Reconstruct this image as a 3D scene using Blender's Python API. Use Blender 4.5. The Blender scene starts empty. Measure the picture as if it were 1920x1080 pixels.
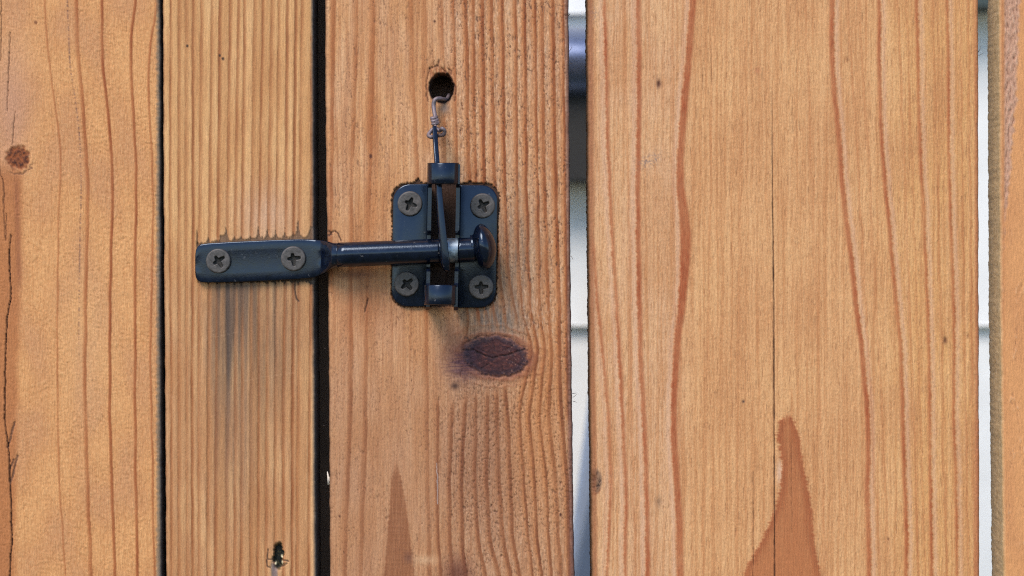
import bpy, math
import numpy as np
from mathutils import Vector

# ------------------------------------------------------------------ camera, sky, sun, exposure
SC = bpy.context.scene
S = 0.366 / 1920.0          # metres per photo pixel on the front face of the boards
D = 0.64                    # lens to board face
Z0 = 1.15                   # lens height above the ground
cam = bpy.data.cameras.new('camera')
cam.sensor_width = 36.0
cam.lens = 36.0 * D / 0.366
cam.clip_start = 0.02
cam.clip_end = 500.0
cam.dof.use_dof = True
cam.dof.focus_distance = D - 0.002
cam.dof.aperture_fstop = 14.0
co = bpy.data.objects.new('camera', cam)
SC.collection.objects.link(co)
co.location = (0, -D, Z0)
co.rotation_euler = (math.radians(90), 0, 0)
SC.camera = co

SUN_ELEV, SUN_AZ = 48.0, -30.0      # azimuth from straight behind the camera, negative = to the left
w = bpy.data.worlds.new('World')
SC.world = w
w.use_nodes = True
wn = w.node_tree
bg = wn.nodes['Background']
sky = wn.nodes.new('ShaderNodeTexSky')
sky.sky_type = 'NISHITA'
sky.sun_disc = False
sky.sun_elevation = math.radians(SUN_ELEV)
el, az = math.radians(SUN_ELEV), math.radians(SUN_AZ)
sd = Vector((math.sin(az) * math.cos(el), -math.cos(az) * math.cos(el), math.sin(el)))
sky.sun_rotation = math.atan2(sd.x, sd.y)
sky.air_density = 1.0
sky.dust_density = 0.4
wn.links.new(sky.outputs[0], bg.inputs[0])
bg.inputs[1].default_value = 0.10
sun = bpy.data.lights.new('sun', 'SUN')
sun.energy = 1.5
sun.angle = math.radians(28)
sun.color = (1.0, 0.875, 0.76)
so = bpy.data.objects.new('sun', sun)
SC.collection.objects.link(so)
so.rotation_euler = sd.to_track_quat('Z', 'Y').to_euler()
so.location = (-2, -3, 5)
SC.view_settings.view_transform = 'Standard'
SC.view_settings.look = 'None'
SC.view_settings.gamma = 1.0
SC.view_settings.exposure = 1.52
SC.view_settings.use_curve_mapping = False
SC.cycles.pixel_filter_type = 'BLACKMAN_HARRIS'
SC.cycles.filter_width = 1.1
SC.cycles.use_denoising = False

COL = SC.collection
rng = np.random.default_rng(7)

# ------------------------------------------------------------------ helpers
def P(px, py, h=0.0):
    """photo pixel -> point h millimetres in front of the board face (negative = behind)"""
    k = (D - h * 1e-3) / D
    return Vector(((px - 960.0) * S * k, -h * 1e-3, Z0 - (py - 540.0) * S * k))

def tag(o, label=None, category=None, group=None, kind=None):
    if label: o['label'] = label
    if category: o['category'] = category
    if group: o['group'] = group
    if kind: o['kind'] = kind
    return o

def empty(name, loc):
    o = bpy.data.objects.new(name, None)
    o.empty_display_size = 0.05
    COL.objects.link(o)
    o.location = loc
    return o

def obj(name, verts, faces, mat, parent=None, smooth=True, origin=None):
    """one mesh object; verts in world coordinates"""
    v = np.asarray([tuple(p) for p in verts], dtype=np.float64)
    base = Vector(parent_loc(parent)) if origin is None else Vector(origin)
    v = v - np.array(base)
    me = bpy.data.meshes.new(name)
    me.from_pydata([tuple(p) for p in v], [], [tuple(f) for f in faces])
    me.validate()
    if smooth:
        me.polygons.foreach_set('use_smooth', [True] * len(me.polygons))
    me.materials.append(mat)
    o = bpy.data.objects.new(name, me)
    COL.objects.link(o)
    if parent is not None:
        o.parent = parent
        o.location = base - Vector(parent_loc(parent))
    else:
        o.location = base
    return o

def parent_loc(p):
    loc = Vector((0, 0, 0))
    while p is not None:
        loc = loc + p.location
        p = p.parent
    return loc

def loft(secs, cap=True):
    """secs: list of rings (lists of Vectors, same count) -> verts, faces"""
    n = len(secs[0]); V = []; F = []
    for r in secs: V.extend(r)
    for i in range(len(secs) - 1):
        for j in range(n):
            a = i * n + j; b = i * n + (j + 1) % n
            F.append((a, b, b + n, a + n))
    if cap:
        F.append(tuple(range(n - 1, -1, -1)))
        F.append(tuple(range((len(secs) - 1) * n, len(secs) * n)))
    return V, F

def ring(c, u, v, e=2.0, n=40):
    out = []
    for k in range(n):
        t = 2 * math.pi * k / n
        ct, st = math.cos(t), math.sin(t)
        out.append(c + u * (math.copysign(abs(ct) ** (2 / e), ct)) + v * (math.copysign(abs(st) ** (2 / e), st)))
    return out

def catmull(pts, n):
    p = np.asarray(pts, float)
    p = np.vstack([2 * p[0] - p[1], p, 2 * p[-1] - p[-2]])
    out = []
    for i in range(1, len(p) - 2):
        for k in range(n):
            t = k / n
            a, b, c, d = p[i - 1], p[i], p[i + 1], p[i + 2]
            out.append(0.5 * ((2 * b) + (c - a) * t + (2 * a - 5 * b + 4 * c - d) * t * t + (3 * b - a - 3 * c + d) * t ** 3))
    out.append(p[-2])
    return np.array(out)

def tube(pts, rad, n=12):
    """swept round tube; rad scalar or per-point list (metres)"""
    pts = [Vector(p) for p in pts]
    rads = [rad] * len(pts) if np.isscalar(rad) else list(rad)
    secs = []; up = Vector((0.3, 1, 0.2)).normalized()
    for i, p in enumerate(pts):
        t = (pts[min(i + 1, len(pts) - 1)] - pts[max(i - 1, 0)]).normalized()
        u = up - t * up.dot(t)
        if u.length < 1e-4: u = Vector((1, 0, 0)) - t * t.x
        u.normalize(); up = u
        v = t.cross(u)
        secs.append(ring(p, u * rads[i], v * rads[i], 2.0, n))
    return loft(secs)

def box(x0, x1, y0, y1, z0, z1, b=0.0):
    """box with chamfered vertical-profile edges (octagonal in x-y) -> verts, faces"""
    xs = [(x0 + b, y0), (x1 - b, y0), (x1, y0 + b), (x1, y1 - b), (x1 - b, y1), (x0 + b, y1), (x0, y1 - b), (x0, y0 + b)]
    if b == 0: xs = [(x0, y0), (x1, y0), (x1, y1), (x0, y1)]
    return loft([[Vector((x, y, z0)) for x, y in xs], [Vector((x, y, z1)) for x, y in xs]])

def extrude_poly(poly, fn, t0, t1, bevel=0.0):
    """poly: 2-d outline; fn(a, b, t) -> Vector; solid between t0 and t1"""
    V = [fn(a, b, t0) for a, b in poly] + [fn(a, b, t1) for a, b in poly]
    n = len(poly)
    F = [tuple(range(n - 1, -1, -1)), tuple(range(n, 2 * n))]
    for j in range(n):
        k = (j + 1) % n
        F.append((j, k, k + n, j + n))
    return V, F

# --- noise
_perm = np.random.default_rng(11).permutation(4096)
_ang = np.random.default_rng(12).random(4096) * 2 * np.pi
_gx, _gy = np.cos(_ang), np.sin(_ang)
def noise(x, y, seed=0):
    x = np.asarray(x, float) + seed * 17.31; y = np.asarray(y, float) + seed * 7.77
    x, y = x * .8192 - y * .5735, x * .5735 + y * .8192      # turn the lattice so that no weave shows
    xi = np.floor(x).astype(np.int64); yi = np.floor(y).astype(np.int64)
    fx = x - xi; fy = y - yi
    u = fx * fx * fx * (fx * (fx * 6 - 15) + 10); v = fy * fy * fy * (fy * (fy * 6 - 15) + 10)
    def g(ix, iy, dx, dy):
        h = _perm[(_perm[ix & 4095] + iy) & 4095]
        return _gx[h] * dx + _gy[h] * dy
    a = g(xi, yi, fx, fy); b = g(xi + 1, yi, fx - 1, fy)
    c = g(xi, yi + 1, fx, fy - 1); d = g(xi + 1, yi + 1, fx - 1, fy - 1)
    return ((a + (b - a) * u) + ((c + (d - c) * u) - (a + (b - a) * u)) * v) * 1.5
def fbm(x, y, seed=0, o=3):
    t = 0; a = 1.0; s = 0
    for k in range(o):
        t = t + a * noise(x * 2 ** k, y * 2 ** k, seed + 31 * k); s += a; a *= 0.55
    return t / s
def sm(a, b, x):
    t = np.clip((x - a) / (b - a), 0, 1)
    return t * t * (3 - 2 * t)
def mix(c, d, m):
    return c * (1 - m[..., None]) + np.asarray(d, float) * m[..., None]
YL = np.arange(-200.0, 1281.0)
def path(pts, y, smooth=14):
    p = np.asarray(pts, float)
    q = np.interp(YL, p[:, 1], p[:, 0])
    k = np.exp(-0.5 * (np.arange(-3 * smooth, 3 * smooth + 1) / smooth) ** 2); k /= k.sum()
    q = np.convolve(np.pad(q, 3 * smooth, 'edge'), k, 'valid')
    return np.interp(y, YL, q)
def half(pts, ox, oy, sc=2.0):
    return [(ox + x / sc, oy + y / sc) for x, y in pts]
def seg_dist(px, py, pts):
    best = np.full(px.shape, 1e9)
    for (x0, y0), (x1, y1) in zip(pts[:-1], pts[1:]):
        dx, dy = x1 - x0, y1 - y0
        t = np.clip(((px - x0) * dx + (py - y0) * dy) / (dx * dx + dy * dy + 1e-9), 0, 1)
        best = np.minimum(best, np.hypot(px - x0 - t * dx, py - y0 - t * dy))
    return best

KALB = 0.70
def albedo(rgb):
    c = np.clip(np.asarray(rgb, float) / 255.0, 0.0, 1.0)
    return np.where(c <= 0.04045, c / 12.92, ((c + 0.055) / 1.055) ** 2.4) * KALB

# ------------------------------------------------------------------ materials
def new_mat(name):
    m = bpy.data.materials.new(name); m.use_nodes = True
    return m, m.node_tree, m.node_tree.nodes['Principled BSDF']
def N(nt, t, **kw):
    n = nt.nodes.new(t)
    for k, v in kw.items(): setattr(n, k, v)
    return n

def wood_material():
    m, nt, b = new_mat('weathered_cedar')
    L = nt.links.new
    at = N(nt, 'ShaderNodeAttribute', attribute_name='Col')
    tc = N(nt, 'ShaderNodeTexCoord')
    mp = N(nt, 'ShaderNodeMapping'); mp.inputs['Scale'].default_value = (2600, 1200, 230)
    L(tc.outputs['Object'], mp.inputs[0])
    n1 = N(nt, 'ShaderNodeTexNoise'); n1.inputs['Scale'].default_value = 1.0; n1.inputs['Detail'].default_value = 3.0; n1.inputs['Roughness'].default_value = 0.65
    L(mp.outputs[0], n1.inputs['Vector'])
    mp2 = N(nt, 'ShaderNodeMapping'); mp2.inputs['Scale'].default_value = (3200, 1500, 1400)
    L(tc.outputs['Object'], mp2.inputs[0])
    n2 = N(nt, 'ShaderNodeTexNoise'); n2.inputs['Scale'].default_value = 1.0; n2.inputs['Detail'].default_value = 2.0
    L(mp2.outputs[0], n2.inputs['Vector'])
    r1 = N(nt, 'ShaderNodeMapRange'); r1.inputs[1].default_value = 0.25; r1.inputs[2].default_value = 0.75; r1.inputs[3].default_value = 0.80; r1.inputs[4].default_value = 1.18
    L(n1.outputs['Fac'], r1.inputs[0])
    r2 = N(nt, 'ShaderNodeMapRange'); r2.inputs[1].default_value = 0.25; r2.inputs[2].default_value = 0.75; r2.inputs[3].default_value = 0.86; r2.inputs[4].default_value = 1.12
    L(n2.outputs['Fac'], r2.inputs[0])
    mu = N(nt, 'ShaderNodeMath', operation='MULTIPLY'); L(r1.outputs[0], mu.inputs[0]); L(r2.outputs[0], mu.inputs[1])
    vm = N(nt, 'ShaderNodeVectorMath', operation='SCALE'); L(at.outputs['Color'], vm.inputs[0]); L(mu.outputs[0], vm.inputs['Scale'])
    L(vm.outputs[0], b.inputs['Base Color'])
    b.inputs['Roughness'].default_value = 0.72
    b.inputs['Specular IOR Level'].default_value = 0.28
    ad = N(nt, 'ShaderNodeMath', operation='ADD'); L(n1.outputs['Fac'], ad.inputs[0]); L(n2.outputs['Fac'], ad.inputs[1])
    bp = N(nt, 'ShaderNodeBump'); bp.inputs['Strength'].default_value = 0.55; bp.inputs['Distance'].default_value = 0.00016
    L(ad.outputs[0], bp.inputs['Height']); L(bp.outputs[0], b.inputs['Normal'])
    return m
WOOD = wood_material()

def metal_paint(name, base, rough=0.26, spec=0.6, wear=0.25, coat=0.3, metallic=0.0, chips=False):
    m, nt, b = new_mat(name)
    L = nt.links.new
    tc = N(nt, 'ShaderNodeTexCoord')
    n1 = N(nt, 'ShaderNodeTexNoise'); n1.inputs['Scale'].default_value = 520; n1.inputs['Detail'].default_value = 4
    L(tc.outputs['Object'], n1.inputs['Vector'])
    n2 = N(nt, 'ShaderNodeTexNoise'); n2.inputs['Scale'].default_value = 1900; n2.inputs['Detail'].default_value = 2
    L(tc.outputs['Object'], n2.inputs['Vector'])
    cr = N(nt, 'ShaderNodeValToRGB')
    cr.color_ramp.elements[0].position = 0.3; cr.color_ramp.elements[0].color = (*[c * (1 - wear) for c in base], 1)
    cr.color_ramp.elements[1].position = 0.75; cr.color_ramp.elements[1].color = (*[c * (1 + 1.6 * wear) for c in base], 1)
    L(n1.outputs['Fac'], cr.inputs[0])
    if chips:      # dust and bare specks
        n3 = N(nt, 'ShaderNodeTexNoise'); n3.inputs['Scale'].default_value = 700; n3.inputs['Detail'].default_value = 3; n3.inputs['Roughness'].default_value = .7
        L(tc.outputs['Object'], n3.inputs['Vector'])
        m3 = N(nt, 'ShaderNodeMapRange'); m3.inputs[1].default_value = 0.64; m3.inputs[2].default_value = 0.74; m3.inputs[3].default_value = 0.0; m3.inputs[4].default_value = 0.75
        L(n3.outputs['Fac'], m3.inputs[0])
        mx = N(nt, 'ShaderNodeMix', data_type='RGBA'); L(m3.outputs[0], mx.inputs['Factor']); L(cr.outputs[0], mx.inputs['A']); mx.inputs['B'].default_value = (.085, .085, .09, 1)
        L(mx.outputs['Result'], b.inputs['Base Color'])
    else:
        L(cr.outputs[0], b.inputs['Base Color'])
    rr = N(nt, 'ShaderNodeMapRange'); rr.inputs[1].default_value = 0.3; rr.inputs[2].default_value = 0.7; rr.inputs[3].default_value = rough * 0.8; rr.inputs[4].default_value = rough * 1.35
    L(n1.outputs['Fac'], rr.inputs[0]); L(rr.outputs[0], b.inputs['Roughness'])
    b.inputs['Specular IOR Level'].default_value = spec
    b.inputs['Metallic'].default_value = metallic
    b.inputs['Coat Weight'].default_value = coat
    b.inputs['Coat Roughness'].default_value = 0.18
    bp = N(nt, 'ShaderNodeBump'); bp.inputs['Strength'].default_value = 0.25; bp.inputs['Distance'].default_value = 0.00008
    L(n2.outputs['Fac'], bp.inputs['Height']); L(bp.outputs[0], b.inputs['Normal'])
    return m
ENAMEL = metal_paint('black_enamel', (0.0025, 0.0045, 0.011), rough=0.17, spec=0.36, wear=0.3, coat=0.15, chips=True)
ENAMEL.node_tree.nodes['Principled BSDF'].inputs['Specular Tint'].default_value = (0.50, 0.70, 1.0, 1)
SCREW = metal_paint('dull_screw_steel', (0.060, 0.055, 0.053), rough=0.5, spec=0.4, wear=0.4, coat=0.0, metallic=0.25)
STEEL = metal_paint('worn_bare_steel', (0.20, 0.25, 0.30), rough=0.42, wear=0.4, coat=0.0, metallic=0.7)
WIRE = metal_paint('weathered_wire', (0.13, 0.10, 0.11), rough=0.5, wear=0.4, coat=0.0, metallic=0.3)
HOOD = metal_paint('blue_grey_metal', (0.14, 0.17, 0.26), rough=0.28, wear=0.2, coat=0.0, metallic=0.8)

def paint(name, col, rough=0.6, scale=30, var=0.06):
    m, nt, b = new_mat(name)
    L = nt.links.new
    tc = N(nt, 'ShaderNodeTexCoord'); n1 = N(nt, 'ShaderNodeTexNoise'); n1.inputs['Scale'].default_value = scale; n1.inputs['Detail'].default_value = 5
    L(tc.outputs['Object'], n1.inputs['Vector'])
    cr = N(nt, 'ShaderNodeValToRGB')
    cr.color_ramp.elements[0].position = 0.3; cr.color_ramp.elements[0].color = (*[c * (1 - var) for c in col], 1)
    cr.color_ramp.elements[1].position = 0.7; cr.color_ramp.elements[1].color = (*[min(1, c * (1 + var)) for c in col], 1)
    L(n1.outputs['Fac'], cr.inputs[0]); L(cr.outputs[0], b.inputs['Base Color'])
    b.inputs['Roughness'].default_value = rough
    bp = N(nt, 'ShaderNodeBump'); bp.inputs['Strength'].default_value = 0.15; bp.inputs['Distance'].default_value = 0.001
    L(n1.outputs['Fac'], bp.inputs['Height']); L(bp.outputs[0], b.inputs['Normal'])
    return m
SIDING = paint('white_siding_paint', (0.64, 0.65, 0.64), 0.55)
PANEL_A = paint('blue_grey_board_paint', (0.15, 0.19, 0.26), 0.6)
PANEL_B = paint('navy_board_paint', (0.03, 0.05, 0.085), 0.6)
FRAME = paint('dark_green_frame_paint', (0.03, 0.045, 0.04), 0.45)
ROUGH_TIMBER = paint('brown_rough_timber', (0.09, 0.055, 0.035), 0.85, 60, 0.3)
EARTH = paint('trodden_earth_and_grass', (0.085, 0.085, 0.045), 0.95, 3.0, 0.45)
m_, nt_, b_ = new_mat('window_glass')
b_.inputs['Base Color'].default_value = (0.02, 0.025, 0.025, 1); b_.inputs['Roughness'].default_value = 0.05
GLASS = m_
SHADE_BLACK = paint('shade_black', (0.012, 0.011, 0.010), 0.8, 900, .3)  # black standing in for shade in the screw recesses and the hood's lower half

# ------------------------------------------------------------------ the ground
def ground():
    n = 60; xs = np.sinh(np.linspace(-4, 4, n)) / np.sinh(4) * 80; V = []; F = []
    for j in range(n):
        for i in range(n):
            r = math.hypot(xs[i], xs[j])
            V.append((xs[i], xs[j], 0.01 * float(noise(xs[i] * 2, xs[j] * 2, 5)) + (0.15 * float(noise(xs[i] * .1, xs[j] * .1, 6)) if r > 6 else 0)))
    for j in range(n - 1):
        for i in range(n - 1):
            a = j * n + i; F.append((a, a + 1, a + n + 1, a + n))
    tag(obj('ground', V, F, EARTH), 'trodden earth and grass under the gate', kind='structure')
ground()

# ------------------------------------------------------------------ boards
THICK = 16.0  # mm
BOT, TOP = 0.045, 1.80
DENSE0, DENSE1 = -24.0, 1104.0
def py_rows(step):
    top_py = 540 - (TOP - Z0) / S; bot_py = 540 - (BOT - Z0) / S
    a = DENSE0 - np.geomspace(step * 2, DENSE0 - top_py, 22)[::-1]
    b = DENSE1 + np.geomspace(step * 2, bot_py - DENSE1, 22)
    return np.concatenate([a, np.arange(DENSE0, DENSE1 + 0.1, step), b])

def plank(parent, left, right, field, side_l, side_r, seed, xstep=1.5, ystep=1.8, view=(-20, 1940), hole=None, label=None):
    y = py_rows(ystep)
    Lx = path(left, y, 6) + 0.9 * noise(y / 37.0, y * 0, seed) + 0.35 * noise(y / 9.0, y * 0 + 3, seed)
    Rx = path(right, y, 6) + 0.9 * noise(y / 41.0, y * 0 + 9, seed) + 0.35 * noise(y / 10.0, y * 0 + 5, seed)
    Rr = 5.5                                    # rounded arris, px
    l0, r0 = left[0][0] + Rr, right[0][0] - Rr
    a, b = max(l0, view[0]), min(r0, view[1])
    fx = np.linspace(a, b, max(4, int((b - a) / xstep)))
    if a > l0 + 1: fx = np.concatenate([np.linspace(l0, a, 34)[:-1], fx])
    if b < r0 - 1: fx = np.concatenate([fx, np.linspace(b, r0, 34)[1:]])
    fr = (fx - left[0][0]) / (right[0][0] - left[0][0])
    tpx = THICK / (S * 1000)
    sd = np.linspace(tpx, Rr, 12)               # depth behind face, px
    th = np.linspace(0, np.pi / 2, 5)[1:-1]
    ny = len(y)
    PY = np.repeat(y[:, None], len(fr), 1)
    PXf = Lx[:, None] + fr[None] * (Rx - Lx)[:, None]
    hgt, rgb = field(PXf, PY)
    cols_x = []; cols_h = []; cols_c = []
    def side(edge, sgn, colour):
        X = []; H = []; C = []
        deps = list(sd)
        for d in deps:
            rough = (.25 + .75 * d / tpx) * 1.5 * fbm(y / 9.0, y * 0 + d / 14.0, seed + 50 + sgn, 3) + 0.5 * d / tpx * noise(y / 3.0, y * 0 + d / 4.0, seed + 60 + sgn)
            X.append(edge + sgn * rough); H.append(np.full(ny, -d))
            var = 26 * fbm(y / 25.0, y * 0 + d / 9.0, seed + 70 + sgn, 3) + 18 * noise(y / 4.0, y * 0 + d / 3.0, seed + 80)
            C.append(np.asarray(colour, float)[None] + var[:, None])
        for t in th:
            X.append(edge - sgn * Rr * (1 - math.cos(t))); H.append(np.full(ny, -Rr * (1 - math.sin(t))))
            C.append(None)
        return X, H, C
    edge_drop = 0.0
    Xl, Hl, Cl = side(Lx, -1, side_l)
    Xr, Hr, Cr = side(Rx, 1, side_r)
    nl = len(Xl)
    for k in range(len(sd), nl):
        t = (k - len(sd) + 1) / (nl - len(sd) + 1)
        Cl[k] = Cl[len(sd) - 1] * (1 - t) + rgb[:, 0] * t; Hl[k] = Hl[k] + hgt[:, 0] / (S * 1000) * t
        Cr[k] = Cr[len(sd) - 1] * (1 - t) + rgb[:, -1] * t; Hr[k] = Hr[k] + hgt[:, -1] / (S * 1000) * t
    X = np.concatenate([np.stack(Xl, 1), PXf, np.stack(Xr[::-1], 1)], 1)
    H = np.concatenate([np.stack(Hl, 1), hgt / (S * 1000), np.stack(Hr[::-1], 1)], 1)
    mid_ = np.array([205.0, 150.0, 102.0])
    rgb = mid_ + (rgb - mid_) * 1.13
    C = np.concatenate([np.stack(Cl, 1), rgb, np.stack(Cr[::-1], 1)], 1)
    Yp = np.repeat(y[:, None], X.shape[1], 1)
    nx = X.shape[1]
    loc = Vector(((left[0][0] + right[0][0]) / 2 * S - 960 * S, 0, BOT))
    co_ = np.stack([(X - 960) * S - loc.x, -H * S, Z0 - (Yp - 540) * S - loc.z], -1).reshape(-1, 3)
    idx = np.arange(ny * nx).reshape(ny, nx)
    nxt = np.roll(idx, -1, 1)
    q = np.stack([idx[:-1], idx[1:], nxt[1:], nxt[:-1]], -1)
    if hole is not None:
        hm = hole(X[:-1], Yp[:-1]) & (H[:-1] > -25)
        keep = ~hm
        q = q[keep]
    q = q.reshape(-1, 4)
    me = bpy.data.meshes.new('plank')
    me.vertices.add(len(co_)); me.vertices.foreach_set('co', co_.ravel())
    nq = len(q)
    loops = np.concatenate([q.ravel(), idx[0], idx[-1][::-1]])
    starts = np.concatenate([np.arange(nq) * 4, [nq * 4, nq * 4 + nx]])
    me.loops.add(len(loops)); me.loops.foreach_set('vertex_index', loops)
    me.polygons.add(nq + 2); me.polygons.foreach_set('loop_start', starts)
    me.update(calc_edges=True)
    sm_ = np.ones(nq + 2, bool); sm_[-2:] = False
    me.polygons.foreach_set('use_smooth', sm_)
    ca = me.color_attributes.new('Col', 'FLOAT_COLOR', 'POINT')
    alb = albedo(C.reshape(-1, 3))
    ca.data.foreach_set('color', np.concatenate([alb, np.ones((len(alb), 1))], 1).ravel())
    me.materials.append(WOOD)
    o = bpy.data.objects.new('plank', me)
    COL.objects.link(o); o.parent = parent; o.location = loc - parent_loc(parent)
    if label: o['label'] = label
    return o

def line_field(px, py, lines, wob=1.0, seed=0, mirror=False):
    """lines: (pts, width, strength, ramp) -> latewood 0..1 (dark flank left, sharp edge right)"""
    late = np.zeros(px.shape)
    y = py[:, 0]
    for i, (pts, wd, st, ramp) in enumerate(lines):
        xc = path(pts, y) + wob * (1.1 * noise(y / 55.0, y * 0, seed + i) + 0.45 * noise(y / 11.0, y * 0, seed + i + 40))
        d = px - xc[:, None]
        if mirror: d = -d
        v = sm(-wd / 2 - ramp, -wd / 2 + 0.4, d) * (1 - sm(wd / 2 - 0.4, wd / 2 + 1.3, d))
        y0, y1 = pts[0][1], pts[-1][1]
        f = np.ones(len(y))
        if y0 > 10: f *= sm(y0 - 5, y0 + 30, y)
        if y1 < 1070: f *= 1 - sm(y1 - 30, y1 + 5, y)
        f *= 0.82 + 0.3 * noise(y / 80.0, y * 0, seed + i + 90)
        late = np.maximum(late, v * st * f[:, None])
    return late

def fibre(px, py, sx, sy, seed, o=2):
    return fbm(px / sx, py / sy, seed, o)

def checks(px, py, sx, sy, thr, seed):
    """short dark vertical surface checks"""
    n = noise(px / sx, py / sy, seed) + 0.35 * noise(px / (sx * .5), py / (sy * .4), seed + 3)
    return sm(thr, thr + 0.12, n)

def curl(px, py, sx, sy, w, seed):
    """thin wandering lines along the zero contour of a stretched noise: lifted flake edges"""
    q = noise(px / (sx * 2.2), py / (sy * 1.1), seed + 5)
    n = noise(px / sx + .8 * q, py / sy + .5 * q, seed)
    return (1 - sm(w * .4, w, np.abs(n))) * sm(-.1, .35, noise(px / (sx * 1.3), py / (sy * .7), seed + 9))

def crack(px, py, pts, wd, seed=0, jag=1.0):
    y = py[:, 0]
    p = np.asarray(pts, float)
    xc = np.interp(y, p[:, 1], p[:, 0]) + jag * (0.9 * noise(y / 14.0, y * 0, seed) + 0.5 * noise(y / 5.0, y * 0, seed + 1))
    m = ((y > p[0, 1]) & (y < p[-1, 1]))
    taper = np.minimum(sm(p[0, 1], p[0, 1] + 40, y), 1 - sm(p[-1, 1] - 40, p[-1, 1], y)) if p[-1, 1] < 1075 else sm(p[0, 1], p[0, 1] + 60, y)
    wv = wd * (0.35 + 0.65 * taper) * (0.8 + 0.5 * noise(y / 30.0, y * 0, seed + 2))
    return (1 - sm(wv[:, None] * 0.5, wv[:, None] * 0.5 + 1.1, np.abs(px - xc[:, None]))) * m[:, None]

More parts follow.
